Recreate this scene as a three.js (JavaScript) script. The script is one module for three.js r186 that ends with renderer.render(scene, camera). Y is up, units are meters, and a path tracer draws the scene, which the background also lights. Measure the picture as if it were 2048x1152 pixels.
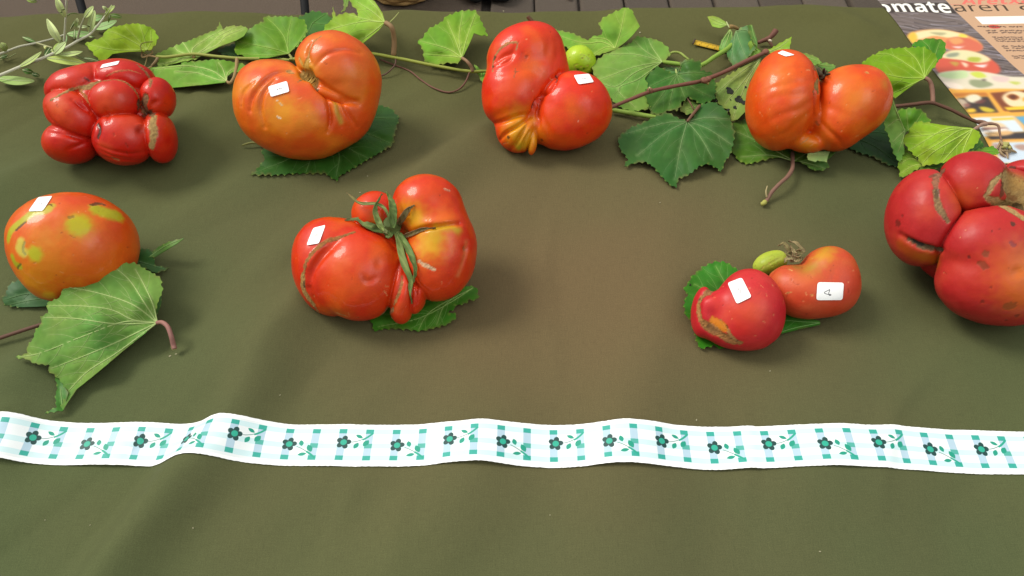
import * as THREE from 'three';
import { mergeGeometries } from 'three/addons/utils/BufferGeometryUtils.js';
import { ImprovedNoise } from 'three/addons/math/ImprovedNoise.js';
import { RoundedBoxGeometry } from 'three/addons/geometries/RoundedBoxGeometry.js';

// ---------- camera, sky, sun, exposure ----------
const TOP = 0.75, EYE = 0.40, PITCH = 50 * Math.PI / 180, FOC = 1607;     // table height, eye above it, tilt, focal length in photo pixels
const scene = new THREE.Scene();
const camera = new THREE.PerspectiveCamera(2 * Math.atan(576 / FOC) * 180 / Math.PI, 16 / 9, 0.02, 60);
camera.position.set(0, TOP + EYE, 0);
camera.rotation.x = -PITCH;
const SUN = new THREE.Vector3(-0.62, 0.74, -0.25).normalize(), GAP = new THREE.Vector3(0.50, 0.78, 0.42).normalize();   // hidden sun; bright break in the clouds
{
  const W = 256, H = 128, d = new Float32Array(W * H * 4), v = new THREE.Vector3();
  for (let j = 0; j < H; j++) for (let i = 0; i < W; i++) {
    const lat = ((j + 0.5) / H - 0.5) * Math.PI, lon = ((i + 0.5) / W - 0.5) * 2 * Math.PI;
    v.set(Math.cos(lat) * Math.cos(lon), Math.sin(lat), Math.cos(lat) * Math.sin(lon));
    const up = Math.max(0, v.y), a = Math.max(0, v.dot(SUN)), b = Math.max(0, v.dot(GAP));
    let L = v.y < -0.02 ? 0.10 : 0.18 + 0.50 * up;
    if (v.y > -0.02) L += 1.1 * Math.pow(a, 6) + 3.0 * Math.pow(b, 26);
    const k = (j * W + i) * 4;
    d[k] = L * 0.98; d[k + 1] = L * 1.01; d[k + 2] = L * 1.0; d[k + 3] = 1;
  }
  const sky = new THREE.DataTexture(d, W, H, THREE.RGBAFormat, THREE.FloatType);
  sky.mapping = THREE.EquirectangularReflectionMapping; sky.magFilter = sky.minFilter = THREE.LinearFilter; sky.needsUpdate = true;
  scene.background = sky; scene.environment = sky;
}
const sun = new THREE.DirectionalLight(new THREE.Color(1, 0.94, 0.84), 2.3);
sun.position.copy(SUN).multiplyScalar(4).add(new THREE.Vector3(0, TOP, -0.4)); sun.target.position.set(0, TOP, -0.4);
sun.castShadow = true; sun.shadow.radius = 42; sun.shadow.mapSize.set(2048, 2048);
Object.assign(sun.shadow.camera, { left: -1.5, right: 1.5, top: 1.5, bottom: -1.5, near: 0.1, far: 9 });
scene.add(sun, sun.target);
const renderer = new THREE.WebGLRenderer({ antialias: true });
renderer.setSize(1024, 576); renderer.shadowMap.enabled = true;
renderer.toneMapping = THREE.LinearToneMapping; renderer.toneMappingExposure = 1.09;

// ---------- helpers ----------
let seed = 7;
const rnd = () => { seed = (seed + 0x6D2B79F5) | 0; let t = Math.imul(seed ^ seed >>> 15, 1 | seed); t = t + Math.imul(t ^ t >>> 7, 61 | t) ^ t; return ((t ^ t >>> 14) >>> 0) / 4294967296; };
const PN = new ImprovedNoise(), noise = (x, y, z) => PN.noise(x + 31.7, y + 11.3, z + 57.1);
const fbm = (x, y, z) => noise(x, y, z) + 0.5 * noise(x * 2.1, y * 2.1, z * 2.1) + 0.25 * noise(x * 4.3, y * 4.3, z * 4.3);
const lerp = (a, b, t) => a + (b - a) * t, clamp = (x, a = 0, b = 1) => Math.min(b, Math.max(a, x));
const sstep = (a, b, x) => { const t = clamp((x - a) / (b - a)); return t * t * (3 - 2 * t); };
const hex = h => { const c = new THREE.Color(h); return [c.r, c.g, c.b]; };
const mix3 = (a, b, t) => [lerp(a[0], b[0], t), lerp(a[1], b[1], t), lerp(a[2], b[2], t)];
const V = (x, y, z) => new THREE.Vector3(x, y, z);
const cosP = Math.cos(PITCH), sinP = Math.sin(PITCH);
const used = {};
function numbered(n) { const k = used[n] = (used[n] ?? -1) + 1; return k ? n + '_' + String(k).padStart(3, '0') : n; }
function thing(name, label, category, pos = V(0, TOP, 0), group) {
  const o = new THREE.Group(); o.name = numbered(name); o.position.copy(pos); o.userData = { label, category };
  if (group) o.userData.group = group;
  scene.add(o); return o;
}
// a mesh whose geometry was computed in world coordinates, put under a thing (or a part of one)
function part(name, geo, mat, root, parent = root) {
  geo.translate(-root.position.x, -root.position.y, -root.position.z);
  const m = new THREE.Mesh(geo, mat); m.name = name; m.castShadow = m.receiveShadow = true; parent.add(m); return m;
}
function structure(name, geo, mat) {
  const m = new THREE.Mesh(geo, mat); m.name = name; m.castShadow = m.receiveShadow = true; m.userData.kind = 'structure'; scene.add(m); return m;
}
// tracing helper: positions on the photograph are read off enlargements with origin (x0, y0) and scale k
const Z = (x0, y0, k) => Object.assign((x, y) => [x0 + x / k, y0 + y / k], { k });
const zI = Z(0, 0, 1), z1 = Z(0, 0, 3.2), z2 = Z(440, 0, 3.032), z3 = Z(940, 0, 3.032), z4 = Z(1400, 60, 3.032), z5 = Z(1700, 0, 4.431), z6 = Z(1700, 180, 2.304),
  z7 = Z(0, 360, 2.4), z8 = Z(540, 320, 3.032), z9 = Z(1330, 460, 4.431), zA = Z(0, 0, 6.4), zB = Z(280, 30, 5.689), zC = Z(1200, 20, 3.2), zD = Z(1740, 180, 5.76), zE = Z(1370, 20, 9.6);
const pairs = (z, a) => { const o = []; for (let i = 0; i < a.length; i += 2) o.push(z(a[i], a[i + 1])); return o; };
// where the sight line of a photo pixel meets the plane h metres above the table top
function plane(px, py, h) {
  const u = (px - 1024) / FOC, v = (py - 576) / FOC, dz = (EYE - h) / (sinP + cosP * v);
  return V(dz * u, TOP + h, -dz * (cosP - sinP * v));
}
// cloth relief: soft folds and ripples, metres above the table top
const FOLDS = [];
function fold(a, amp, w, w2 = w) { FOLDS.push({ p: pairs(zI, a).map(q => plane(q[0], q[1], 0)), amp, w, w2 }); }
function relief(x, z) {
  const pl = (x + z) * 0.707, ql = (x - z) * 0.707, pc = x * 0.97 + z * 0.2, lw = sstep(0.06, -0.1, x), rw = sstep(0.1, 0.28, x), pr = x * 0.5 + z * 0.86;
  let h = 0.0012 * fbm(x * 6, 1.3, z * 6) + 0.0016 + 0.0005 * noise(x * 19, 4.3, z * 19);
  h += lw * (0.0085 * noise(pl * 15, 2, ql * 3.2) + 0.0024 * noise(pl * 34, 5, ql * 6)) + (1 - lw) * (1 - rw) * (0.006 * noise(pc * 15, 7, z * 3.5) + 0.0012 * noise(pc * 34, 3, z * 7)) + rw * (0.006 * noise(pr * 13, 9, (x - z) * 3) + 0.0012 * noise(pr * 30, 4, (x - z) * 6));
  for (const f of FOLDS) {
    let best = 1e9, side = 1, tt = 0, n = f.p.length - 1;
    for (let i = 0; i < n; i++) {
      const A = f.p[i], B = f.p[i + 1], dx = B.x - A.x, dz = B.z - A.z, l2 = dx * dx + dz * dz, t0 = ((x - A.x) * dx + (z - A.z) * dz) / l2, t = clamp(t0);
      const ex = x - A.x - dx * t, ez = z - A.z - dz * t, d = Math.hypot(ex, ez);
      if (d < best) { best = d; side = ex * dz - ez * dx; tt = (i + t) / n; }
    }
    const w = side > 0 ? f.w : f.w2, amp = Array.isArray(f.amp) ? lerp(f.amp[0], f.amp[1], tt) : f.amp;
    if (best < w * 3.5) h += amp * Math.exp(-best * best / (w * w)) * (Array.isArray(f.amp) ? 1 : Math.sin(Math.PI * clamp(tt, 0.08, 0.92)));
  }
  return Math.max(h, 0.0002);
}
// point on the sight line of a photo pixel, h metres above the cloth
function P(px, py, h = 0) {
  let q = plane(px, py, h);
  for (let i = 0; i < 4; i++) q = plane(px, py, h + relief(q.x, q.z));
  return q;
}
function inPoly(x, y, p) { let c = false; for (let i = 0, j = p.length - 1; i < p.length; j = i++) if ((p[i][1] > y) !== (p[j][1] > y) && x < (p[j][0] - p[i][0]) * (y - p[i][1]) / (p[j][1] - p[i][1]) + p[i][0]) c = !c; return c; }
function spline2(pts, n) { const c = new THREE.CatmullRomCurve3(pts.map(p => V(p[0], p[1], 0)), false, 'centripetal'); return c.getPoints(n).map(p => [p.x, p.y]); }
function geom(pos, idx, col, uv) {
  const g = new THREE.BufferGeometry(); g.setAttribute('position', new THREE.Float32BufferAttribute(pos, 3));
  if (col) g.setAttribute('color', new THREE.Float32BufferAttribute(col, 3));
  if (uv) g.setAttribute('uv', new THREE.Float32BufferAttribute(uv, 2));
  g.setIndex(idx); g.computeVertexNormals(); return g;
}
// a round rod through world points with radii
function rod(pts, r0, r1, sides = 7, bumps = 0, n = pts.length * 6) {
  const cv = new THREE.CatmullRomCurve3(pts, false, 'centripetal'), c = cv.getPoints(n), pos = [], idx = [], uv = [];
  let up = V(0.1, 1, 0.05).normalize();
  for (let i = 0; i <= n; i++) {
    const t = c[Math.min(n, i + 1)].clone().sub(c[Math.max(0, i - 1)]).normalize(), s = t.clone().cross(up).normalize(); up = s.clone().cross(t).normalize();
    let r = lerp(r0, r1, i / n); if (bumps) r *= 1 + bumps * fbm(c[i].x * 160, c[i].y * 160, c[i].z * 160);
    if (i === 0 || i === n) r *= 0.7;
    for (let k = 0; k < sides; k++) { const a = k / sides * 2 * Math.PI, q = c[i].clone().addScaledVector(s, Math.cos(a) * r).addScaledVector(up, Math.sin(a) * r); pos.push(q.x, q.y, q.z); uv.push(k / sides, i / 4); }
  }
  for (let i = 0; i < n; i++) for (let k = 0; k < sides; k++) { const a = i * sides + k, b = i * sides + (k + 1) % sides; idx.push(a, b, a + sides, b, b + sides, a + sides); }
  for (const e of [0, n]) { const m = pos.length / 3; pos.push(c[e].x, c[e].y, c[e].z); uv.push(0, 0); for (let k = 0; k < sides; k++) { const a = e * sides + k, b = e * sides + (k + 1) % sides; e ? idx.push(a, b, m) : idx.push(b, a, m); } }
  return geom(pos, idx, null, uv);
}
// rod along photo pixels: flat list x, y, height in mm
function pxRod(z, a, r0, r1, sides, bumps, lift = 0) { const p = []; for (let i = 0; i < a.length; i += 3) { const q = z(a[i], a[i + 1]); p.push(P(q[0], q[1], a[i + 2] / 1000 + lift)); } return rod(p, r0, r1, sides, bumps); }
// give a sheet (points, triangles, colours) a back face and a rim
function slab(pts, tris, th, cols, backCol) {
  const g0 = geom(pts.flatMap(p => [p.x, p.y, p.z]), tris), nn = g0.attributes.normal.array, n = pts.length, pos = [], col = [], idx = [...tris], edges = new Map();
  for (let i = 0; i < n; i++) { pos.push(pts[i].x, pts[i].y, pts[i].z); col.push(...cols[i]); }
  for (let i = 0; i < n; i++) { pos.push(pts[i].x - nn[i * 3] * th, pts[i].y - nn[i * 3 + 1] * th, pts[i].z - nn[i * 3 + 2] * th); col.push(...(backCol ? mix3(cols[i], backCol, 0.7) : cols[i])); }
  for (let i = 0; i < tris.length; i += 3) {
    idx.push(tris[i + 2] + n, tris[i + 1] + n, tris[i] + n);
    for (let k = 0; k < 3; k++) { const a = tris[i + k], b = tris[i + (k + 1) % 3]; if (edges.has(b + ',' + a)) edges.delete(b + ',' + a); else edges.set(a + ',' + b, [a, b]); }
  }
  for (const [a, b] of edges.values()) { const m = pos.length / 3; for (const q of [a, b, a + n, b + n]) { pos.push(pos[q * 3], pos[q * 3 + 1], pos[q * 3 + 2]); col.push(col[q * 3], col[q * 3 + 1], col[q * 3 + 2]); } idx.push(m, m + 2, m + 1, m + 1, m + 2, m + 3); }
  return geom(pos, idx, col);
}
function delaunay(p) {
  const n = p.length, P2 = p.map(q => [q[0] + (rnd() - 0.5) * 1e-3, q[1] + (rnd() - 0.5) * 1e-3]); P2.push([-1e5, -1e5], [1e5, -1e5], [0, 1e5]);
  const cc = (a, b, c) => { const [ax, ay] = P2[a], bx = P2[b][0] - ax, by = P2[b][1] - ay, cx = P2[c][0] - ax, cy = P2[c][1] - ay, d = 2 * (bx * cy - by * cx), b2 = bx * bx + by * by, c2 = cx * cx + cy * cy, x = (cy * b2 - by * c2) / d, y = (bx * c2 - cx * b2) / d; return [a, b, c, ax + x, ay + y, x * x + y * y]; };
  let T = [cc(n, n + 1, n + 2)]; const done = [], order = [...Array(n).keys()].sort((a, b) => P2[a][0] - P2[b][0]);
  for (const i of order) {
    const [x, y] = P2[i], E = new Map(), keep = [];
    for (const t of T) {
      const dx = x - t[3], dy = y - t[4];
      if (dx > 0 && dx * dx > t[5]) { done.push(t); continue; }
      if (dx * dx + dy * dy < t[5]) for (const [a, b] of [[t[0], t[1]], [t[1], t[2]], [t[2], t[0]]]) { const k = a < b ? a * 65536 + b : b * 65536 + a; E.has(k) ? E.set(k, null) : E.set(k, [a, b]); } else keep.push(t);
    }
    T = keep; for (const e of E.values()) if (e) T.push(cc(e[0], e[1], i));
  }
  return done.concat(T).filter(t => t[0] < n && t[1] < n && t[2] < n);
}
function canvasTex(w, h, draw, srgb = true) {
  const c = document.createElement('canvas'); c.width = w; c.height = h; draw(c.getContext('2d'), w, h);
  const t = new THREE.CanvasTexture(c); if (srgb) t.colorSpace = THREE.SRGBColorSpace; t.magFilter = THREE.LinearFilter; t.anisotropy = 8; return t;
}
function dataTex(n, f, srgb) {
  const d = new Uint8Array(n * n * 4); for (let j = 0; j < n; j++) for (let i = 0; i < n; i++) { const v = f(i, j), k = (j * n + i) * 4; d[k] = v[0]; d[k + 1] = v[1]; d[k + 2] = v[2]; d[k + 3] = 255; }
  const t = new THREE.DataTexture(d, n, n); t.wrapS = t.wrapT = THREE.RepeatWrapping; t.magFilter = t.minFilter = THREE.LinearFilter; if (srgb) t.colorSpace = THREE.SRGBColorSpace; t.needsUpdate = true; return t;
}

// ---------- the setting: pavement, table, cloth ----------
fold([205, 1190, 360, 965, 448, 868, 566, 670, 670, 540], [0.0175, 0.013], 0.0150, 0.022);
fold([-60, 900, 30, 760, 150, 650], 0.013, 0.018, 0.034);
fold([-120, 450, 20, 385, 150, 320], 0.009, 0.016, 0.03);
fold([700, 480, 900, 320, 1040, 235], 0.009, 0.012, 0.026);
fold([880, 1150, 950, 880, 1000, 700], 0.0055, 0.026, 0.034);
fold([1180, 1150, 1255, 880, 1330, 640, 1380, 420], 0.006, 0.024, 0.034);
fold([-40, 1010, 10, 870, 40, 800], 0.006, 0.018);
fold([330, 330, 420, 200, 520, 20], 0.006, 0.018, 0.028);
fold([1560, 20, 1680, 40, 1790, 90], 0.005, 0.012);
fold([1640, 760, 1760, 560, 1800, 420], 0.006, 0.028);
fold([1500, 1160, 1660, 950, 1900, 820], 0.005, 0.034);
fold([1105, 390, 1090, 560, 1120, 800], 0.0014, 0.004, 0.007);
fold([1470, 760, 1500, 900, 1480, 1120], 0.0012, 0.004, 0.007);
fold([840, 960, 800, 1050, 790, 1180], 0.0014, 0.004, 0.008);
fold([640, 1180, 700, 980, 720, 960], 0.0016, 0.005, 0.01);
fold([1900, 700, 1780, 830, 1740, 1100], 0.0014, 0.005, 0.008);
fold([1010, 60, 1040, 180, 1020, 330], 0.0014, 0.005, 0.008);
fold([560, 560, 480, 700, 330, 840], 0.009, 0.016, 0.026);

{ // pavement of setts behind the table
  const base = new THREE.BoxGeometry(8, 0.1, 9); base.translate(0, -0.058, -1);
  const grit = dataTex(256, (i, j) => { const v = 150 + 60 * fbm(i / 9, j / 9, 2) + 40 * (rnd() - 0.5); return [v, v * 0.97, v * 0.93]; }, true); grit.repeat.set(60, 60);
  const ground = structure('pavement', base, new THREE.MeshStandardMaterial({ color: '#6a5f56', map: grit, roughness: 0.95 }));
  const tones = ['#a39384', '#948577', '#ab9c8c', '#998a7e'].map(c => new THREE.MeshStandardMaterial({ color: c, map: grit, roughness: 0.9, bumpMap: grit, bumpScale: 0.002 }));
  const shapes = [0, 1, 2].map(k => { const g = new RoundedBoxGeometry(0.114, 0.05, 0.168 + k * 0.006, 2, 0.008); const p = g.attributes.position; for (let i = 0; i < p.count; i++) p.setY(i, p.getY(i) + 0.004 * noise(p.getX(i) * 30, k, p.getZ(i) * 30)); g.computeVertexNormals(); return g; });
  const path = new RoundedBoxGeometry(3.2, 0.06, 1.6, 2, 0.006); path.translate(-1.68, -0.024, -1.9); structure('path', path, new THREE.MeshStandardMaterial({ color: '#9c8876', map: grit, roughness: 0.92, bumpMap: grit, bumpScale: 0.002 }));
  for (let r = 0; r < 4; r++) for (let i = 0; i < 13; i++) {
    const m = new THREE.Mesh(shapes[Math.floor(rnd() * 3)], tones[Math.floor(rnd() * 4)]); m.name = 'paving_stone'; m.receiveShadow = m.castShadow = true;
    m.position.set(i * 0.119 + (r % 2) * 0.055 + 0.004 * (rnd() - 0.5), -0.018 + 0.006 * (rnd() - 0.5), -1.55 - r * 0.185); m.rotation.set(0.02 * (rnd() - 0.5), 0.03 * (rnd() - 0.5), 0.02 * (rnd() - 0.5)); ground.add(m);
  }
}
const farEdge = x => -(0.6685 + 0.017 * x), NEAR = 0.07, HALF = 0.95;
{ // trestle table under the cloth
  const t = thing('folding_table', 'long folding table with metal legs hidden under the olive green cloth', 'table', V(0, 0, -0.3));
  const steel = new THREE.MeshStandardMaterial({ color: '#2a2a2a', metalness: 0.6, roughness: 0.5 }), wood = new THREE.MeshStandardMaterial({ color: '#8a6b48', roughness: 0.7 });
  const top = new RoundedBoxGeometry(2 * HALF - 0.02, 0.025, 0.69, 2, 0.006); top.translate(0, TOP - 0.0155, -0.3); part('tabletop', top, wood, t);
  for (const x of [-0.8, 0.8]) for (const z of [-0.58, -0.02]) part('leg', rod([V(x, 0, z), V(x, 0.36, z), V(x, TOP - 0.028, z)], 0.014, 0.014, 10), steel, t);
}
{ // tablecloth, draped over all four edges
  const xs = [], zs = [], drop = 0.42;
  for (let i = 0; i <= 14; i++) xs.push(-HALF - drop * (1 - i / 14));
  for (let i = 1; i <= 470; i++) xs.push(-HALF + 2 * HALF * i / 470);
  for (let i = 1; i <= 14; i++) xs.push(HALF + drop * i / 14);
  for (let i = 0; i <= 20; i++) zs.push(-drop * (1 - Math.pow(i / 20, 1.6)));
  for (let i = 1; i <= 220; i++) zs.push(i / 220);
  for (let i = 1; i <= 14; i++) zs.push(1 + drop * i / 14);
  const pos = [], col = [], uv = [], idx = [], nx = xs.length, olive = hex('#616944'), brown = hex('#796649'), dark = hex('#545e40'), rear = hex('#63613a');
  for (const zz of zs) for (const x of xs) {
    const cx = clamp(x, -HALF, HALF), fz = farEdge(cx), d1 = Math.max(0, Math.abs(x) - HALF), d2 = zz < 0 ? -zz : zz > 1 ? zz - 1 : 0, d = Math.max(d1, d2);
    let z = lerp(fz, NEAR, clamp(zz)), y = TOP + relief(cx, z);
    const e = Math.min((z - fz), NEAR - z, HALF - Math.abs(cx)); if (e < 0.008) y -= 0.004 * Math.pow(1 - e / 0.008, 2);
    y -= d; const wv = 0.012 * Math.min(1, d * 6) * Math.sin(cx * 22 + z * 15 + 1.5 * noise(cx * 5, 0, z * 5));
    const X = cx + Math.sign(x) * (d1 > 0 ? 0.002 + wv : 0), Zz = z + (zz < 0 ? -0.002 - Math.abs(wv) : zz > 1 ? 0.002 + Math.abs(wv) : 0);
    pos.push(X, y, Zz); uv.push(x / 0.06, (zz < 0 ? fz - zz : z + d2) / 0.06);
    const f = 0.55 + 0.5 * fbm(cx * 3.1 + 2, 0.4, z * 3.1), warm = clamp(Math.exp(-(((cx - 0.03) / 0.17) ** 2) - (((z + 0.34) / 0.17) ** 2)) * 0.95 + 0.12 * fbm(cx * 9, 3, z * 9));
    const c = mix3(mix3(mix3(dark, olive, clamp(f)), rear, sstep(-0.36, -0.62, z) * 0.85), brown, warm); col.push(...c);
  }
  for (let j = 0; j + 1 < zs.length; j++) for (let i = 0; i + 1 < nx; i++) { const a = j * nx + i; idx.push(a, a + nx, a + 1, a + 1, a + nx, a + nx + 1); }
  const weave = dataTex(512, (i, j) => { const tw = 12 * Math.sin((i + j) * Math.PI * 2 / 5.12), v = 222 + tw + 13 * fbm(i / 5, j / 5, 1) + 9 * noise(i / 70, j / 2.2, 3) + 9 * noise(i / 2.2, j / 70, 8) + 40 * (rnd() - 0.5) + (rnd() < 0.0006 ? 35 : 0); return [clamp(v, 0, 255), clamp(v, 0, 255), clamp(v * 0.98, 0, 255)]; }, true);
  const wb = dataTex(512, (i, j) => { const v = 128 + 50 * Math.sin((i + j) * Math.PI * 2 / 5.12) + 60 * (rnd() - 0.5); return [v, v, v]; });
  const cloth = new THREE.MeshPhysicalMaterial({ vertexColors: true, map: weave, bumpMap: wb, bumpScale: 0.00012, roughness: 0.9, specularIntensity: 0.25, side: THREE.DoubleSide });
  const t = thing('tablecloth', 'olive green woven cloth with soft folds spread over the whole table', 'tablecloth', V(0, TOP, -0.3));
  part('cloth_sheet', geom(pos, idx, col, uv), cloth, t);
}
// ---------- tomatoes: smooth-joined lobes meshed from a distance field, then creased, scarred and coloured ----------
const smin = (a, b, k) => { const h = Math.max(k - Math.abs(a - b), 0) / k; return Math.min(a, b) - h * h * k * 0.25; };
function surfaceNets(f, lo, hi, cell) {
  const n = [0, 1, 2].map(i => Math.ceil((hi[i] - lo[i]) / cell / 4) * 4 + 5), [nx, ny, nz] = n, val = new Float32Array(nx * ny * nz), at = (i, j, k) => (k * ny + j) * nx + i;
  for (let k = 0; k < nz; k += 4) for (let j = 0; j < ny; j += 4) for (let i = 0; i < nx; i += 4) {
    const d = f(lo[0] + Math.min(i + 2, nx) * cell, lo[1] + Math.min(j + 2, ny) * cell, lo[2] + Math.min(k + 2, nz) * cell), near = Math.abs(d) < cell * 11;
    for (let c = k; c < Math.min(k + 4, nz); c++) for (let b = j; b < Math.min(j + 4, ny); b++) for (let a = i; a < Math.min(i + 4, nx); a++) val[at(a, b, c)] = near ? f(lo[0] + a * cell, lo[1] + b * cell, lo[2] + c * cell) : d;
  }
  const id = new Int32Array(nx * ny * nz).fill(-1), pos = [], idx = [];
  for (let k = 0; k + 1 < nz; k++) for (let j = 0; j + 1 < ny; j++) for (let i = 0; i + 1 < nx; i++) {
    let m = 0; for (let c = 0; c < 8; c++) if (val[at(i + (c & 1), j + (c >> 1 & 1), k + (c >> 2))] < 0) m |= 1 << c;
    if (m === 0 || m === 255) continue;
    let s = [0, 0, 0], cnt = 0;
    for (let c = 0; c < 8; c++) for (const e of [1, 2, 4]) if (!(c & e)) {
      const d = c | e; if ((m >> c & 1) === (m >> d & 1)) continue;
      const v0 = val[at(i + (c & 1), j + (c >> 1 & 1), k + (c >> 2))], v1 = val[at(i + (d & 1), j + (d >> 1 & 1), k + (d >> 2))], t = v0 / (v0 - v1);
      s[0] += (c & 1) + (e === 1 ? t : 0); s[1] += (c >> 1 & 1) + (e === 2 ? t : 0); s[2] += (c >> 2) + (e === 4 ? t : 0); cnt++;
    }
    id[at(i, j, k)] = pos.length / 3; pos.push(lo[0] + (i + s[0] / cnt) * cell, lo[1] + (j + s[1] / cnt) * cell, lo[2] + (k + s[2] / cnt) * cell);
  }
  const quad = (a, b, c, d, flip) => { if (a < 0 || b < 0 || c < 0 || d < 0) return; flip ? idx.push(a, c, b, a, d, c) : idx.push(a, b, c, a, c, d); };
  for (let k = 1; k + 1 < nz; k++) for (let j = 1; j + 1 < ny; j++) for (let i = 1; i + 1 < nx; i++) {
    const s = val[at(i, j, k)] < 0;
    if (s !== val[at(i + 1, j, k)] < 0) quad(id[at(i, j - 1, k - 1)], id[at(i, j, k - 1)], id[at(i, j, k)], id[at(i, j - 1, k)], !s);
    if (s !== val[at(i, j + 1, k)] < 0) quad(id[at(i - 1, j, k - 1)], id[at(i - 1, j, k)], id[at(i, j, k)], id[at(i, j, k - 1)], !s);
    if (s !== val[at(i, j, k + 1)] < 0) quad(id[at(i - 1, j - 1, k)], id[at(i, j - 1, k)], id[at(i, j, k)], id[at(i - 1, j, k)], !s);
  }
  return { pos, idx };
}
const skinMat = new THREE.MeshPhysicalMaterial({ vertexColors: true, roughness: 0.40, clearcoat: 0.30, clearcoatRoughness: 0.12, specularIntensity: 0.4 });
const dullSkinMat = new THREE.MeshPhysicalMaterial({ vertexColors: true, roughness: 0.5, clearcoat: 0.18, clearcoatRoughness: 0.3, specularIntensity: 0.45 });
const scarMat = new THREE.MeshStandardMaterial({ vertexColors: true, roughness: 0.9 });
const Rv = V(1, 0, 0), Uv = V(0, cosP, -sinP), Fv = V(0, -sinP, -cosP), EYEP = V(0, TOP + EYE, 0);
// lobe: [x, y, towards the eye, rx, ry, rdepth, turn in degrees, join]; lengths in the enlargement's pixels
function makeFruit(o) {
  const z = o.z, k = z.k, [ax, ay] = z(o.at[0], o.at[1]), raw = o.lobes;
  let hc = 0.03, D, s, L;
  const setup = () => {
    const q = plane(ax, ay, hc), r0 = relief(q.x, q.z) + (o.lift ?? 0.0008); const w = plane(ax, ay, hc + r0); D = w.clone().sub(EYEP).dot(Fv); s = D / FOC;
    L = raw.map(l => {
      const [X, Y] = z(l[0], l[1]), c = l[2] / k, m = 1 - c * s / D, t = (l[6] || 0) * Math.PI / 180;
      return { a: (X - 1024) * m - (ax - 1024), b: -((Y - 576) * m - (ay - 576)), c, rx: l[3] / k * m, ry: l[4] / k * m, rc: l[5] / k * m, cs: Math.cos(t), sn: Math.sin(t), j: (l[7] ?? o.join ?? 24) / k, cv: (l[7] ?? o.join ?? 24) <= 20 ? (o.carve ?? 3.2) : 0 };
    });
    let low = 1e9; for (const l of L) { // lowest point of each lobe
      const gx = cosP * l.sn, gy = cosP * l.cs; low = Math.min(low, l.b * cosP + l.c * sinP - Math.hypot(gx * l.rx, gy * l.ry, sinP * l.rc)); }
    return { w, low };
  };
  let st; for (let i = 0; i < 5; i++) { st = setup(); hc = -st.low * s * (o.sink ?? 0.94); } st = setup();
  const O = st.w, hgt = (b, c) => hc / s + b * cosP + c * sinP;
  const f0 = (a, b, c) => {
    let d = 1e9, first = true;
    for (const l of L) {
      const x = a - l.a, y = b - l.b, u = x * l.cs + y * l.sn, v = -x * l.sn + y * l.cs, w = c - l.c;
      const p = u / l.rx, q = v / l.ry, r = w / l.rc, k0 = Math.sqrt(p * p + q * q + r * r), k1 = Math.hypot(p / l.rx, q / l.ry, r / l.rc), e = k1 > 1e-9 ? k0 * (k0 - 1) / k1 : -l.rx;
      if (first) d = e; else { const df = (d - e) / 5; d = smin(d, e, l.j) + (l.cv ? l.cv * Math.exp(-df * df) : 0); } first = false;
    }
    return d;
  };
  const f = (a, b, c) => -smin(-f0(a, b, c), hgt(b, c), 6);
  const lo = [1e9, 1e9, 1e9], hi = [-1e9, -1e9, -1e9];
  for (const l of L) { const r = Math.max(l.rx, l.ry); [[l.a, r], [l.b, r], [l.c, l.rc]].forEach(([m, e], i) => { lo[i] = Math.min(lo[i], m - e - 8); hi[i] = Math.max(hi[i], m + e + 8); }); }
  const toWorld = (a, b, c) => O.clone().addScaledVector(Rv, a * s).addScaledVector(Uv, b * s).addScaledVector(Fv, -c * s);
  const ray = (X, Y, c) => { const m = 1 - c * s / D; return [(X - 1024) * m - (ax - 1024), -((Y - 576) * m - (ay - 576)), c]; };
  const hit = (X, Y) => { let c = hi[2] + 4, best = 1e9, bq = null; for (let i = 0; i < 90; i++) { const q = ray(X, Y, c), d = f(...q); if (d < best) { best = d; bq = q; } if (d < 0.15 || c < lo[2]) break; c -= Math.max(0.25, d * 0.7); } return bq; };
  const M = surfaceNets(f, lo, hi, o.cell ?? 2.2), nv = M.pos.length / 3;
  for (let i = 0; i < nv; i++) for (let it = 0; it < 2; it++) {
    const a = M.pos[i * 3], b = M.pos[i * 3 + 1], c = M.pos[i * 3 + 2], e = 0.3, d = f(a, b, c), gx = (f(a + e, b, c) - d) / e, gy = (f(a, b + e, c) - d) / e, gz = (f(a, b, c + e) - d) / e, g = Math.max(0.3, gx * gx + gy * gy + gz * gz), t = clamp(d / g, -1.5, 1.5);
    M.pos[i * 3] -= gx * t; M.pos[i * 3 + 1] -= gy * t; M.pos[i * 3 + 2] -= gz * t;
  }
  // marks: [kind, points, width, ...]; kinds: g groove (depth), c colour (hex, strength), s corky scar (hex, depth)
  const marks = (o.marks || []).map(m => {
    let p = pairs(z, m[1]); if (p.length > 1) { let len = 0; for (let i = 1; i < p.length; i++) len += Math.hypot(p[i][0] - p[i - 1][0], p[i][1] - p[i - 1][1]); p = spline2(p, Math.max(2, Math.ceil(len / 2.5))); }
    const q = p.map(a => hit(a[0], a[1])), w = m[2] / k, bb = [0, 1, 2].map(i => [Math.min(...q.map(a => a[i])) - w * 3, Math.max(...q.map(a => a[i])) + w * 3]);
    return { kind: m[0], q, w, bb, x: m[3], y: m[4], col: m[0] === 'g' ? null : hex(m[3]).map((v, i) => i === 2 && m[0] === 'c' ? v * 0.55 : v) };
  });
  let fs = Math.floor(ax * 7 + ay * 13) | 1; const fr1 = () => { fs = (Math.imul(fs, 1664525) + 1013904223) >>> 0; return fs / 4294967296; };
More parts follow.
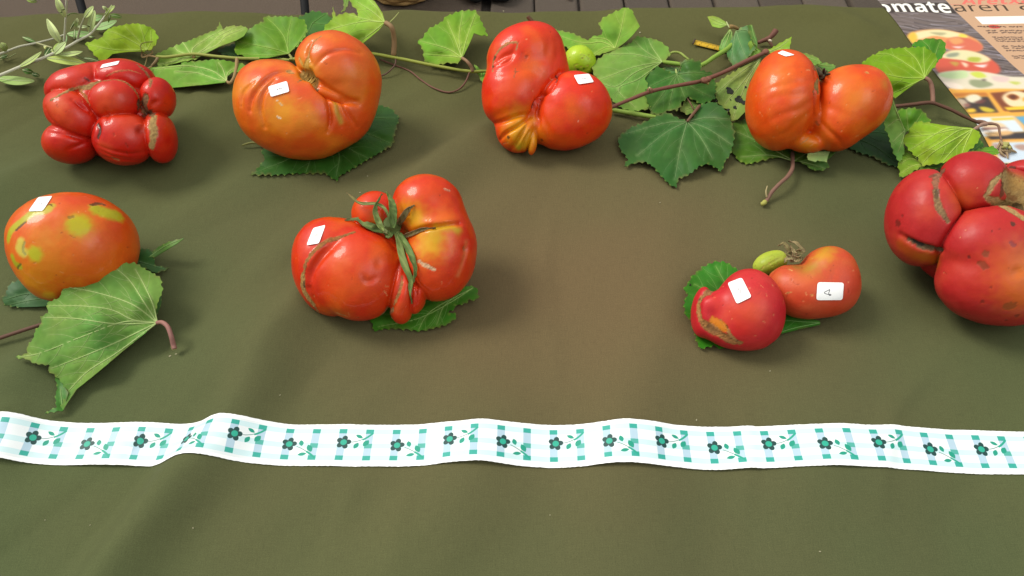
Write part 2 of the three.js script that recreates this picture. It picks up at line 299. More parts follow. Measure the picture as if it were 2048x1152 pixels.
  for (let i = 0; i < (o.flecks ?? 46); i++) { // small blemishes, corky dots and scratches of the skin
    const X = ax + (lo[0] + (hi[0] - lo[0]) * fr1()), Y = ay - (lo[1] + (hi[1] - lo[1]) * fr1()), t = fr1() * 6.3, l = fr1() < 0.35 ? 3 + 9 * fr1() : 0, q = [hit(X, Y)]; if (f(...q[0]) > 1) { fr1(); continue; }
    for (let k = 1; k < l / 2; k++) { const h = hit(X + Math.cos(t) * k * 2, Y + Math.sin(t + k * 0.1) * k * 2); if (f(...h) < 1) q.push(h); }
    const w = l ? 0.8 + 0.7 * fr1() : 0.9 + 1.6 * fr1() * fr1(), pale = fr1() < 0.55;
    marks.push({ kind: 'd', q, w, bb: [0, 1, 2].map(i => [Math.min(...q.map(a => a[i])) - w * 3, Math.max(...q.map(a => a[i])) + w * 3]), col: hex(pale ? '#d99a62' : '#7a2a14'), y: 0.25 + 0.4 * fr1() });
  }
  const near = (m, a, b, c) => { if (a < m.bb[0][0] || a > m.bb[0][1] || b < m.bb[1][0] || b > m.bb[1][1] || c < m.bb[2][0] || c > m.bb[2][1]) return [1e9, 0]; let d = 1e9, at = 0; for (let i = 0; i < m.q.length; i++) { const e = (a - m.q[i][0]) ** 2 + (b - m.q[i][1]) ** 2 + (c - m.q[i][2]) ** 2; if (e < d) { d = e; at = i; } } return [Math.sqrt(d), m.q.length > 1 ? at / (m.q.length - 1) : 0.5]; };
  const g0 = geom(M.pos, M.idx), N = g0.attributes.normal.array, cA = hex(o.cols[0]), cB = hex(o.cols[1]), cC = hex(o.cols[2] ?? o.cols[1]), fr = o.freq ?? 0.016, col = new Float32Array(nv * 3), scar = new Float32Array(nv), pos = new Float32Array(nv * 3), sd = o.seed ?? ax;
  for (let i = 0; i < nv; i++) {
    const a = M.pos[i * 3], b = M.pos[i * 3 + 1], c = M.pos[i * 3 + 2];
    const t1 = clamp(0.42 + 0.85 * fbm(a * fr + sd, b * fr, c * fr) + 0.35 * noise(a * 0.07, b * 0.025, c * 0.07)), t2 = clamp(1.3 * fbm(a * fr * 0.8, b * fr * 0.8 + sd, c * fr * 0.8) - 0.02);
    let kc = mix3(mix3(cA, cB, t1), cC, t2); kc[2] *= o.blue ?? 0.5; const sp = 1 + (noise(a * 0.55 + 9, b * 0.55, c * 0.55) > 0.42 ? 0.09 : 0) + 0.06 * noise(a * 0.25, b * 0.25, c * 0.25) + 0.05 * noise(a * 0.6, b * 0.6, c * 0.6); kc = kc.map(v => v * sp * (o.tone ?? 0.84));
    let dis = 0.6 * noise(a * 0.05 + sd, b * 0.05, c * 0.05) + 1.3 * noise(a * 0.018, b * 0.018 + sd, c * 0.018) + 0.12 * noise(a * 0.2, b * 0.2, c * 0.2);
    for (const m of marks) {
      let [d, t] = near(m, a, b, c); if (d > 1e8) continue;
      const ends = m.q.length > 1 ? 0.25 + 0.75 * Math.sin(Math.PI * clamp(t, 0.06, 0.94)) : 1;
      if (m.kind === 'g') { const e = d / m.w; dis -= m.x / k * ends * Math.exp(-e * e); continue; }
      if (m.kind === 'c') { const e = (d + m.w * 0.35 * noise(a * 0.09, b * 0.09, c * 0.09)) / m.w; kc = mix3(kc, m.col.map(v => v * 0.9), clamp((m.y ?? 0.8) * Math.exp(-e * e) * (e < 0 ? 1 : 1))); continue; }
      if (m.kind === 'e') { const e = sstep(1.3, 0.5, (d + m.w * 0.2 * noise(a * 0.12, b * 0.12, c * 0.12)) / m.w); kc = mix3(kc, m.col, e * (m.y ?? 0.9)); continue; }
      if (m.kind === 'd') { const e = sstep(1.15, 0.8, (d + m.w * 0.45 * noise(a * 0.22, b * 0.22, c * 0.22)) / m.w); kc = mix3(kc, m.col, e * (m.y ?? 0.9)); dis -= e * 0.6; continue; }
      const e = sstep(1.1, 0.75, (d + Math.min(m.w, 5) * (0.5 * noise(a * 0.12, b * 0.12, c * 0.12) + 0.3 * noise(a * 0.4, b * 0.4, c * 0.4))) / (m.w * (0.55 + 0.55 * ends)));
      const tone = 0.85 + 0.4 * fbm(a * 0.22, b * 0.22, c * 0.22) + 0.25 * noise(a * 0.8, b * 0.8, c * 0.8); kc = mix3(kc, m.col.map(v => v * tone), e * 0.95); scar[i] = Math.max(scar[i], e);
      dis += e * ((m.y ?? 0) / k + 1.0 * noise(a * 0.35, b * 0.35, c * 0.35));
    }
    col.set(kc.map(v => clamp(v, 0.004, 1)), i * 3);
    const w = toWorld(a + N[i * 3] * dis, b + N[i * 3 + 1] * dis, c + N[i * 3 + 2] * dis); pos.set([w.x, w.y, w.z], i * 3);
  }
  const body = geom(pos, M.idx, col), sIdx = [], map = new Map(), sp = [], sc = [], BN = body.attributes.normal.array;
  for (let i = 0; i < M.idx.length; i += 3) {
    const t = [M.idx[i], M.idx[i + 1], M.idx[i + 2]]; if (!t.every(v => scar[v] > 0.45)) continue;
    for (const v of t) { if (!map.has(v)) { map.set(v, sp.length / 3); for (let e = 0; e < 3; e++) { sp.push(pos[v * 3 + e] + BN[v * 3 + e] * 0.00012); sc.push(col[v * 3 + e]); } } sIdx.push(map.get(v)); }
  }
  const F = { s, body, scars: split(sp, sIdx, sc), base: toWorld(0, 0, 0) }; F.base.y = O.y - hc;
  F.at = (x, y, lift = 0) => { const [X, Y] = z(x, y), q = hit(X, Y); return toWorld(q[0], q[1], q[2] + lift / k); };
  F.free = (x, y, c) => { const [X, Y] = z(x, y), q = ray(X, Y, c / k); return toWorld(...q); };
  return F;
}
function split(pos, idx, col) { // one geometry per connected patch
  const up = [...Array(pos.length / 3).keys()], find = a => { while (up[a] !== a) a = up[a] = up[up[a]]; return a; }, by = new Map(), out = [];
  for (let i = 0; i < idx.length; i += 3) { up[find(idx[i])] = find(idx[i + 1]); up[find(idx[i + 1])] = find(idx[i + 2]); }
  for (let i = 0; i < idx.length; i += 3) { const r = find(idx[i]); if (!by.has(r)) by.set(r, []); by.get(r).push(idx[i], idx[i + 1], idx[i + 2]); }
  for (const t of by.values()) { if (t.length < 24) continue; const m = new Map(), p = [], c = []; const ix = t.map(v => { if (!m.has(v)) { m.set(v, p.length / 3); p.push(pos[v * 3], pos[v * 3 + 1], pos[v * 3 + 2]); c.push(col[v * 3], col[v * 3 + 1], col[v * 3 + 2]); } return m.get(v); }); out.push(geom(p, ix, c)); }
  return out;
}
function tomato(label, o, group) {
  const F = makeFruit(o), t = thing(o.name ?? 'tomato', label, 'tomato', F.base, group);
  part('skin', F.body, o.mat ?? skinMat, t); for (const g of F.scars) part('scar', g, scarMat, t).userData.label = 'tan corky scar in the skin';
  for (const q of o.stickers || []) sticker(F, t, q);
  F.t = t; return F;
}
const stickerMats = {};
function stickerMat(ink) {
  return stickerMats[ink] ??= new THREE.MeshStandardMaterial({ roughness: 0.6, side: THREE.DoubleSide, map: canvasTex(192, 128, (g, w, h) => {
    g.fillStyle = '#fbfaf8'; g.fillRect(0, 0, w, h); g.lineCap = 'round';
    if (ink === '8') { g.strokeStyle = '#33333c'; g.lineWidth = 4.6; g.beginPath(); g.moveTo(92, 88); g.bezierCurveTo(66, 84, 48, 78, 58, 70); g.lineTo(92, 52); g.bezierCurveTo(96, 60, 84, 74, 88, 84); g.bezierCurveTo(94, 98, 108, 96, 103, 88); g.bezierCurveTo(98, 82, 90, 88, 92, 94); g.stroke(); return; }
    g.strokeStyle = '#6e6974'; g.lineWidth = 4; g.beginPath();
    g.moveTo(56, 66); g.lineTo(70, 64); g.moveTo(78, 56); g.lineTo(84, 74); g.lineTo(90, 56); g.moveTo(100, 74); g.lineTo(100, 58); g.bezierCurveTo(108, 54, 112, 60, 111, 74); g.moveTo(126, 60); g.bezierCurveTo(116, 58, 116, 76, 128, 72); g.moveTo(136, 66); g.lineTo(146, 65); g.stroke();
  }) });
}
// sticker given by its four corners: a thin slip pressed on the skin
function sticker(F, t, q) {
  const [c, ink] = q, nx = 14, ny = 10, pos = [], uv = [], idx = [], r = 0.14;
  for (let j = 0; j <= ny; j++) for (let i = 0; i <= nx; i++) {
    let u = i / nx * 1.5, v = j / ny; const du = u < r ? u - r : u > 1.5 - r ? u - 1.5 + r : 0, dv = v < r ? v - r : v > 1 - r ? v - 1 + r : 0;
    if (du && dv) { const m = Math.max(Math.abs(du), Math.abs(dv)) / Math.hypot(du, dv); u += du * (m - 1); v += dv * (m - 1); } u /= 1.5;
    const x = lerp(lerp(c[0], c[2], u), lerp(c[6], c[4], u), v), y = lerp(lerp(c[1], c[3], u), lerp(c[7], c[5], u), v), w = F.at(x, y), e = EYEP.clone().sub(w).normalize();
    w.addScaledVector(e, 0.0007); pos.push(w.x, w.y, w.z); uv.push(u, 1 - v);
  }
  for (let j = 0; j < ny; j++) for (let i = 0; i < nx; i++) { const a = j * (nx + 1) + i; idx.push(a, a + nx + 1, a + 1, a + 1, a + nx + 1, a + nx + 2); }
  part('sticker', geom(pos, idx, null, uv), stickerMat(ink), t).userData.label = 'small white paper sticker';
}
// a leafy or dry strip through world points (calyx leaves)
function blade(pts, w, colA, colB, fold = 0.3, twist = 0) {
  const n = 18, cv = new THREE.CatmullRomCurve3(pts, false, 'centripetal').getPoints(n), P3 = [], C = [], tr = [], m = 4;
  for (let i = 0; i <= n; i++) {
    const t = i / n, T = cv[Math.min(n, i + 1)].clone().sub(cv[Math.max(0, i - 1)]).normalize(), e = EYEP.clone().sub(cv[i]).normalize(); let s = T.clone().cross(e).normalize(); e.copy(s.clone().cross(T).normalize()); s.applyAxisAngle(T, twist * t); e.applyAxisAngle(T, twist * t);
    const ww = w * 0.4 * (0.35 + 0.65 * Math.sin(Math.PI * Math.pow(t, 0.7) * 0.92 + 0.12)) * (1 - 0.75 * t ** 4);
    for (let k = 0; k <= m; k++) { const u = k / m * 2 - 1; P3.push(cv[i].clone().addScaledVector(s, u * ww).addScaledVector(e, Math.abs(u) * ww * fold + w * 0.3 * noise(i * 0.5, k * 0.7, w * 5000))); C.push(mix3(mix3(colA, colB, t * t), [0.35, 0.42, 0.12], (1 - Math.abs(u)) * 0.25).map(v => v * (0.95 + 0.6 * noise(i * 0.7, k * 1.3, w * 9000)))); }
  }
  for (let i = 0; i < n; i++) for (let k = 0; k < m; k++) { const a = i * (m + 1) + k; tr.push(a, a + 1, a + m + 1, a + 1, a + m + 2, a + m + 1); }
  return slab(P3, tr, 0.0004, C);
}
const RED = ['#b3160c', '#c8200c', '#d13a10'];
// ---------- the tomatoes ----------
const TAN = '#a5824f', DARK = '#4a3520';
tomato('deep red many-lobed wrinkled tomato with tan cracks beside the olive sprig', {
  z: z1, at: [700, 720], join: 16, carve: 2.2, cols: ['#c81c12', '#d22618', '#d63a1c'], seed: 3,
  lobes: [[700, 730, -90, 358, 275, 225, 0], [500, 565, -20, 202, 132, 160, 15], [790, 525, -60, 205, 138, 160, 0], [1010, 630, 0, 105, 134, 130, 0], [735, 648, 95, 162, 140, 125, 0], [472, 735, 85, 200, 142, 140, -36], [460, 908, 20, 170, 140, 165, 6], [795, 885, 70, 198, 174, 160, -6], [1025, 880, 10, 98, 164, 150, 6], [590, 480, -80, 120, 70, 100, 20, 50], [770, 445, -120, 120, 60, 90, 0, 50]],
  marks: [['c', [680, 650], 90, '#e05a28', 0.45], ['c', [370, 690], 60, '#e06a2c', 0.45], ['c', [430, 760], 60, '#e0572a', 0.35], ['c', [850, 800], 80, '#d84a38', 0.4], ['c', [980, 690], 40, '#d84a30', 0.3],
    ['s', [330, 640, 420, 590, 500, 562, 560, 555], 12, TAN, 2], ['s', [540, 565, 590, 545, 640, 522], 26, '#9a7c48', 1], ['s', [640, 520, 740, 510, 820, 540, 870, 590, 895, 650], 10, '#a86f3c', 2], ['s', [500, 560, 540, 610, 575, 670], 12, '#b5743c', 2],
    ['s', [880, 410, 940, 470, 965, 520, 960, 555], 11, '#96663c', 0], ['s', [985, 740, 975, 790, 985, 850, 970, 945], 24, '#a88c54', -2], ['s', [930, 620, 915, 670, 930, 710, 970, 730], 34, '#80603c', -8], ['s', [680, 485, 740, 460, 830, 450, 900, 470], 6, '#c06a40', 0],
    ['d', [890, 640, 905, 690], 10, '#5a3a22', 0.8], ['d', [620, 790, 630, 830, 622, 880], 12, '#3c2416', 0.9], ['g', [620, 780, 630, 830, 622, 890], 20, 16], ['d', [545, 500, 570, 515], 7, '#4a2a1c', 0.8], ['d', [915, 745, 960, 720], 9, '#54341e', 0.8],
    ['g', [465, 640, 520, 680, 575, 715], 14, 20], ['g', [300, 845, 400, 858, 500, 880, 570, 905], 18, 14], ['g', [440, 955, 510, 930, 570, 905], 14, 10], ['g', [682, 700, 690, 740, 695, 775], 14, 9], ['g', [290, 690, 320, 760, 400, 830], 16, 10], ['g', [970, 690, 985, 660, 1010, 650], 14, 12],
    ['g', [620, 930, 720, 965, 830, 985, 950, 965], 12, 7], ['g', [640, 960, 730, 1000, 830, 1015], 10, 6], ['g', [900, 840], 22, 12], ['c', [890, 835], 26, '#8e1a18', 0.7], ['g', [875, 800, 915, 800, 925, 830], 9, -7], ['g', [660, 1000, 760, 1020, 900, 1030], 9, 5], ['c', [640, 920, 700, 940], 22, '#d8503a', 0.5], ['s', [720, 1010, 760, 1025], 8, '#b06a3c', 0], ['g', [700, 470, 690, 520], 20, 8], ['c', [720, 1040, 860, 1045], 18, '#a03a20', 0.4]],
  stickers: [[[655, 412, 766, 388, 752, 412, 640, 436], 'none']] });

const t2 = tomato('orange heart-shaped ribbed tomato with a white sticker lying on a dark leaf', {
  z: z2, at: [530, 620], join: 16, carve: 6, lift: 0.0016, cols: ['#dc5220', '#e06a26', '#e2822e'], tone: 0.9, seed: 9,
  lobes: [[322, 612, 10, 228, 246, 220, -20], [515, 695, 20, 345, 274, 240, 0, 110], [260, 560, -20, 150, 180, 160, 20, 60], [715, 432, 30, 272, 226, 220, -32, 12], [800, 640, 0, 150, 220, 170, -14, 70]],
  marks: [['c', [390, 680], 95, '#eba030', 0.85], ['c', [360, 760], 70, '#e88a2a', 0.5], ['c', [620, 400], 70, '#e0622a', 0.5], ['c', [720, 420], 80, '#e2703a', 0.45], ['c', [760, 540], 80, '#dd6a22', 0.5], ['c', [520, 880], 110, '#d64a1a', 0.4], ['c', [350, 440], 60, '#d84624', 0.5], ['c', [480, 540], 60, '#d83c20', 0.5], ['c', [700, 320], 60, '#d2401e', 0.4],
    ['g', [545, 440, 590, 520, 650, 570, 740, 610, 830, 620], 20, 46], ['g', [640, 560, 668, 660, 672, 740, 655, 800], 14, 26], ['g', [735, 600, 770, 680, 830, 770], 13, 16], ['g', [700, 590, 730, 680, 740, 770], 11, 8], ['c', [700, 620, 712, 690, 735, 740], 16, '#b8a44a', 0.7],
    ['g', [430, 430, 340, 440, 250, 510, 195, 590, 180, 670], 15, 22], ['g', [330, 480, 265, 560, 245, 660, 270, 770], 14, 18], ['g', [200, 500, 140, 560, 130, 640], 13, 10], ['g', [575, 400, 640, 335, 740, 305, 850, 320], 14, 9], ['g', [590, 480, 680, 510, 800, 500], 30, 4], ['g', [550, 380, 530, 320, 560, 250], 13, 16],
    ['s', [610, 220, 560, 260, 535, 310, 530, 350, 545, 390], 8, '#b88a4e', 1], ['s', [525, 370, 520, 420, 545, 460], 22, '#b09258', -4], ['s', [500, 445, 560, 470], 24, '#b79a5c', -6], ['s', [480, 350, 500, 400], 10, '#c29a4e', -2], ['s', [410, 425, 440, 440], 14, '#bb8a50', -1], ['s', [470, 500, 490, 480, 515, 475], 6, '#8a6034', 0], ['s', [560, 480, 600, 520], 9, '#7c5a30', -3], ['c', [530, 420], 60, '#e0a83c', 0.8], ['c', [470, 400], 40, '#e39a34', 0.6],
    ['s', [345, 608, 347, 612], 6, '#f0dcc0', 1], ['s', [360, 622, 378, 640], 5, '#f0c890', 0], ['s', [350, 710, 365, 718], 7, '#f2d8b4', 1], ['g', [525, 465], 40, 34]],
  stickers: [[[290, 525, 405, 490, 421, 555, 308, 588], 'faint']] });

const t3 = tomato('bright scarlet lumpy tomato with yellow folds and a small green fruit attached', {
  z: z3, at: [460, 560], join: 12, cols: ['#dc2c10', '#e03c14', '#e25a1c'], tone: 0.9, seed: 14,
  lobes: [[335, 330, -20, 240, 188, 180, 20], [270, 540, 20, 196, 192, 170, 0, 60], [420, 480, -50, 190, 200, 180, 0, 80], [262, 640, 20, 172, 128, 150, 10, 70], [285, 790, 40, 128, 138, 115, 24, 46], [625, 660, 20, 238, 226, 190, -8], [545, 770, 20, 172, 136, 150, 0, 60], [380, 838, 66, 36, 102, 52, -6, 4]],
  marks: [['c', [290, 720], 80, '#e0861a', 0.9], ['c', [280, 800], 80, '#e09a20', 0.95], ['c', [330, 870], 60, '#d8a028', 0.9], ['c', [375, 830], 60, '#dc9a20', 0.9], ['c', [380, 730], 26, '#e08a20', 0.6], ['c', [300, 890], 26, '#a8a030', 0.8], ['c', [180, 700], 50, '#dd5a18', 0.6], ['c', [420, 790], 50, '#dd5a18', 0.5],
    ['c', [270, 490], 90, '#dd4a20', 0.5], ['c', [500, 270], 70, '#dd4418', 0.5], ['c', [720, 600], 70, '#d83a1c', 0.3], ['c', [150, 290], 40, '#e26030', 0.5],
    ['s', [135, 430, 145, 360, 190, 290, 240, 258, 285, 262, 280, 300], 9, '#b07a46', 0], ['g', [160, 380, 200, 345, 255, 320, 272, 285], 15, 12], ['g', [170, 400, 230, 370, 270, 330], 12, 9], ['d', [150, 350], 12, '#4a2c18', 0.8], ['d', [140, 405], 11, '#4a2c18', 0.8], ['d', [340, 345], 11, '#7a3a1c', 0.6], ['d', [325, 350], 26, '#b03c1c', 0.4], ['d', [232, 833], 11, '#4a3218', 0.85], ['d', [435, 850], 12, '#5a3018', 0.7],
    ['g', [540, 440, 500, 520, 430, 590, 390, 650, 370, 700], 16, 26], ['d', [400, 610, 385, 650], 12, '#5a2414', 0.7], ['d', [526, 465, 520, 485], 9, '#4a1c12', 0.8], ['g', [100, 455, 220, 430, 340, 425, 450, 480], 36, 9], ['g', [470, 200, 480, 290, 440, 360], 30, 5], ['g', [520, 260, 530, 330, 510, 390], 24, 4], ['c', [400, 230, 470, 330], 40, '#e25a1c', 0.5], ['c', [330, 520, 220, 540], 50, '#e05024', 0.45], ['c', [560, 820, 640, 860], 50, '#e04a14', 0.5], ['g', [390, 640, 420, 740, 400, 800], 14, 9], ['g', [430, 690, 470, 780, 490, 860], 20, 7], ['g', [372, 690, 290, 705, 200, 735, 120, 760], 13, 22], ['g', [366, 712, 290, 765, 215, 810, 180, 850], 12, 24], ['g', [355, 745, 310, 820, 270, 880, 240, 915], 12, 24], ['g', [360, 800, 330, 860, 310, 925], 10, 16], ['g', [372, 700, 330, 730], 18, 12],
    ['g', [340, 170, 400, 240, 420, 330], 30, 4], ['s', [278, 410, 274, 440, 268, 470], 4, '#a85a30', 0], ['s', [250, 430, 300, 428], 4, '#a85a30', 0], ['s', [655, 730, 658, 740], 5, '#e8a080', 0]],
  stickers: [[[628, 455, 722, 446, 752, 497, 658, 511], 'faint']] });
{ // the green fruit grown onto it, and its short stalk
  const g = makeFruit({ z: z3, at: [665, 375], join: 22, cols: ['#9aba30', '#a8c63c', '#b4cc48'], tone: 1.0, seed: 2, cell: 1.8, sink: 0.5,
    lobes: [[662, 368, -50, 92, 94, 92, 20], [712, 395, -50, 52, 66, 70, 20, 40]], marks: [['g', [640, 430, 690, 430, 735, 400], 10, 5], ['d', [655, 422], 8, '#4a5a18', 0.8], ['d', [690, 418], 7, '#4a5a18', 0.7], ['c', [600, 330], 30, '#b4c850', 0.5]] });
  part('green_fruit', g.body, skinMat, t3.t).userData.label = 'small unripe green fruit';
  const st = new THREE.MeshStandardMaterial({ color: '#5a4028', roughness: 0.8 });
  part('stalk', rod([t3.free(380, 170, -40), t3.free(378, 135, -36), t3.free(360, 112, -30), t3.free(348, 98, -26)], 0.0018, 0.0012, 7, 0.2), st, t3.t);
}

const t4 = tomato('orange-red two-lobed tomato with a deep central cleft among the vine leaves', {
  z: z4, at: [710, 480], join: 6, carve: 5, lift: 0.0016, cols: ['#dc4816', '#e05a1c', '#e47028'], tone: 0.9, seed: 22,
  lobes: [[486, 440, 0, 202, 290, 220, -6], [560, 380, 10, 148, 230, 180, 0, 60], [500, 250, -30, 130, 120, 130, 0, 60], [908, 440, 0, 228, 222, 210, 24], [828, 560, 10, 160, 175, 165, -10, 60], [1000, 400, -10, 140, 170, 150, 0, 60], [640, 690, 0, 112, 54, 80, -8, 30], [650, 500, -125, 190, 200, 160, 0, 20]],
  marks: [['c', [960, 410], 90, '#e58230', 0.65], ['c', [900, 290], 70, '#de6a20', 0.5], ['c', [600, 460], 60, '#e07030', 0.5], ['c', [400, 260], 60, '#de6420', 0.5], ['c', [440, 620], 80, '#dd5a1a', 0.4], ['c', [740, 640], 60, '#e07424', 0.6], ['c', [650, 690], 60, '#e08a24', 0.85], ['c', [560, 580], 60, '#dd5c1c', 0.4], ['c', [1120, 330], 30, '#c8882a', 0.6], ['c', [800, 400], 60, '#d4301a', 0.5], ['c', [480, 440], 60, '#d4301c', 0.5],
    ['g', [690, 300, 580, 320, 440, 350, 350, 400], 20, 4], ['g', [690, 370, 600, 390, 480, 400, 400, 440], 24, 4], ['g', [690, 430, 600, 480, 480, 520, 400, 570], 22, 4], ['g', [690, 480, 620, 540, 540, 610, 460, 650], 20, 4], ['g', [640, 240, 560, 230, 470, 250], 20, 5], ['g', [700, 520, 760, 590, 830, 660, 860, 700], 16, 9], ['g', [715, 440, 800, 480, 880, 520], 24, 4], ['g', [660, 170, 690, 220, 700, 290], 16, 5], ['g', [704, 300, 700, 400, 696, 500, 685, 590], 11, 20],
    ['s', [720, 300, 712, 340, 718, 370], 20, '#8e7a40', -4], ['s', [690, 190, 700, 240], 12, '#7a5a34', -2], ['s', [690, 370, 700, 400], 10, '#a5683a', -1], ['d', [705, 560, 715, 575], 8, '#8a4a1a', 0.6], ['s', [660, 650, 640, 670, 610, 690], 4, '#c08a50', 0], ['s', [1005, 255, 1020, 262], 8, '#d8904a', 0], ['s', [840, 225, 870, 222], 4, '#b87a48', 0]],
  stickers: [[[470, 140, 500, 124, 575, 150, 520, 160], 'none']] });
{ const m = new THREE.MeshStandardMaterial({ color: '#463c28', roughness: 0.9 }), g = []; // dry stalk remains in the cleft
  for (const [a, b, c, d] of [[735, 285, 705, 235], [740, 280, 760, 250], [735, 290, 745, 240], [730, 290, 780, 270], [738, 290, 720, 255]]) g.push(rod([t4.at(a, b, -10), t4.at((a + c) / 2, (b + d) / 2, 14), t4.at(c, d, 20)], 0.0016, 0.0008, 6, 0.3));
  part('stalk', mergeGeometries(g), m, t4.t); }

tomato('smooth orange egg-shaped tomato with round yellow-green spots', {
  z: z7, at: [340, 320], join: 40, lift: 0.0016, tone: 0.92, cols: ['#d8581c', '#de6a22', '#d84a1c'], seed: 31,
  lobes: [[348, 272, 0, 284, 212, 230, 0], [278, 375, 20, 172, 210, 186, 0, 120], [462, 360, 10, 176, 176, 180, -14, 90]],
  marks: [['c', [420, 90], 110, '#cf3c1c', 0.6], ['c', [270, 210], 80, '#d94e30', 0.5], ['c', [230, 400], 120, '#e08a20', 0.6], ['c', [150, 490], 90, '#e09420', 0.7], ['c', [440, 360], 100, '#e0641c', 0.5], ['c', [210, 280], 60, '#e6924a', 0.5], ['c', [600, 260], 70, '#d8501c', 0.5], ['c', [60, 330], 50, '#d9761f', 0.5],
    ['e', [378, 215], 54, '#b0ac14', 0.95], ['c', [378, 215], 66, '#c0a824', 0.5], ['e', [470, 140, 520, 160, 560, 170], 40, '#a8a41a', 0.95], ['d', [440, 118, 470, 110, 500, 118], 9, '#5a3a20', 0.9], ['d', [455, 118, 490, 112], 8, '#7a4a24', 0.8], ['d', [335, 180, 350, 178], 8, '#8a6a24', 0.8],
    ['e', [165, 355], 38, '#b4b020', 0.95], ['e', [100, 300, 92, 330, 115, 350], 24, '#c8b84a', 0.9], ['e', [62, 370, 75, 400, 95, 415], 18, '#a0a01c', 0.95], ['d', [100, 405, 85, 425], 6, '#5c5a20', 0.8], ['d', [120, 355, 110, 340, 118, 300], 7, '#8a8a50', 0.7], ['e', [150, 160, 100, 200, 55, 240, 38, 280], 24, '#a8a41c', 0.95], ['d', [120, 205, 95, 225, 78, 240], 7, '#5a3c20', 0.9], ['e', [180, 150, 225, 145, 245, 125], 22, '#b0a420', 0.9], ['s', [230, 120, 245, 118, 250, 128], 5, '#8a5a2c', 0], ['e', [235, 555], 34, '#d09c20', 0.85], ['g', [225, 585], 20, 5]],
  stickers: [[[183, 82, 252, 76, 205, 148, 135, 150], 'none']] });

const t6 = tomato('large red cleft tomato at the centre with dried green calyx and long side crack', {
  z: z8, at: [690, 600], join: 12, carve: 3, lift: 0.0012, cols: ['#d02c12', '#d83e16', '#dc541c'], tone: 0.9, seed: 40,
  lobes: [[350, 655, -30, 208, 298, 230, 14], [450, 500, -20, 190, 140, 170, -10, 90], [540, 700, 50, 268, 276, 210, 0, 30], [960, 290, -30, 222, 202, 190, -24], [1050, 500, 0, 202, 260, 210, 14, 60], [1000, 640, 20, 220, 220, 190, -10, 60], [640, 325, -60, 144, 136, 130, 10], [806, 795, 46, 96, 200, 130, -4, 14], [908, 790, 42, 66, 156, 110, -18, 12], [760, 560, -140, 260, 220, 180, 0, 30]],
  marks: [['c', [830, 310], 80, '#e0881c', 0.8], ['c', [880, 360], 70, '#d8a01e', 0.85], ['c', [960, 500], 100, '#dea024', 0.95], ['c', [1050, 340], 70, '#e07a20', 0.5], ['c', [1000, 460], 50, '#c8a024', 0.7], ['c', [1000, 410, 1080, 405, 1140, 425], 24, '#c0a030', 0.85], ['c', [430, 760], 110, '#dd5a22', 0.55], ['c', [500, 560], 80, '#d8472a', 0.45], ['c', [640, 620], 60, '#dc5030', 0.4], ['c', [430, 620], 60, '#de6428', 0.5], ['c', [640, 360], 40, '#e08024', 0.7], ['c', [1000, 200], 80, '#dd4e1c', 0.5], ['c', [1060, 320], 60, '#dd5424', 0.4], ['c', [420, 930], 70, '#c8762c', 0.45], ['c', [760, 900], 40, '#d8703c', 0.4],
    ['s', [510, 440, 430, 465, 350, 490, 280, 540, 225, 610, 200, 700], 13, '#9c6a34', 1], ['s', [200, 700, 200, 780, 230, 840, 262, 880], 22, '#a98648', 0], ['s', [262, 880, 285, 910, 310, 940], 9, '#b08450', 0], ['d', [205, 740, 208, 770], 7, '#4a2c18', 0.8], ['g', [400, 500, 310, 590, 255, 680, 238, 780], 26, 24], ['g', [360, 500, 280, 570, 225, 650], 14, -7], ['g', [238, 780, 260, 840, 290, 900], 20, 12],
    ['s', [800, 700, 795, 760, 770, 830, 745, 880], 11, '#b47a44', 0], ['s', [740, 910, 690, 930, 735, 960], 24, '#b08454', -1], ['g', [810, 640, 800, 740, 760, 850, 700, 930], 22, 16], ['g', [880, 720, 885, 800, 890, 900], 14, 13], ['g', [960, 800, 900, 740, 880, 700], 10, 6],
    ['g', [830, 450, 920, 415, 1040, 395, 1150, 385], 15, 32], ['g', [840, 300, 950, 330, 1090, 320], 40, 6], ['s', [900, 612, 945, 640, 998, 665], 12, '#d8b088', -2], ['d', [1180, 535, 1185, 545], 10, '#5a0c0c', 0.9], ['g', [1183, 540], 22, 10], ['c', [1190, 500, 1180, 580, 1160, 650, 1140, 700], 16, '#dd7a60', 0.6], ['g', [1200, 500, 1180, 590, 1155, 670], 12, 6], ['s', [1060, 175, 1090, 185], 10, '#e09070', 0], ['g', [560, 700, 590, 735, 640, 720], 18, 8], ['g', [660, 630], 30, 5], ['c', [560, 710, 600, 740], 20, '#c03a20', 0.5], ['g', [800, 460], 60, 22], ['c', [820, 440], 36, '#8c7444', 0.8], ['c', [780, 380], 30, '#6e6a34', 0.7], ['s', [400, 925, 470, 950], 6, '#c88a50', 0]],
  stickers: [[[262, 412, 337, 393, 297, 505, 220, 517], 'faint']] });
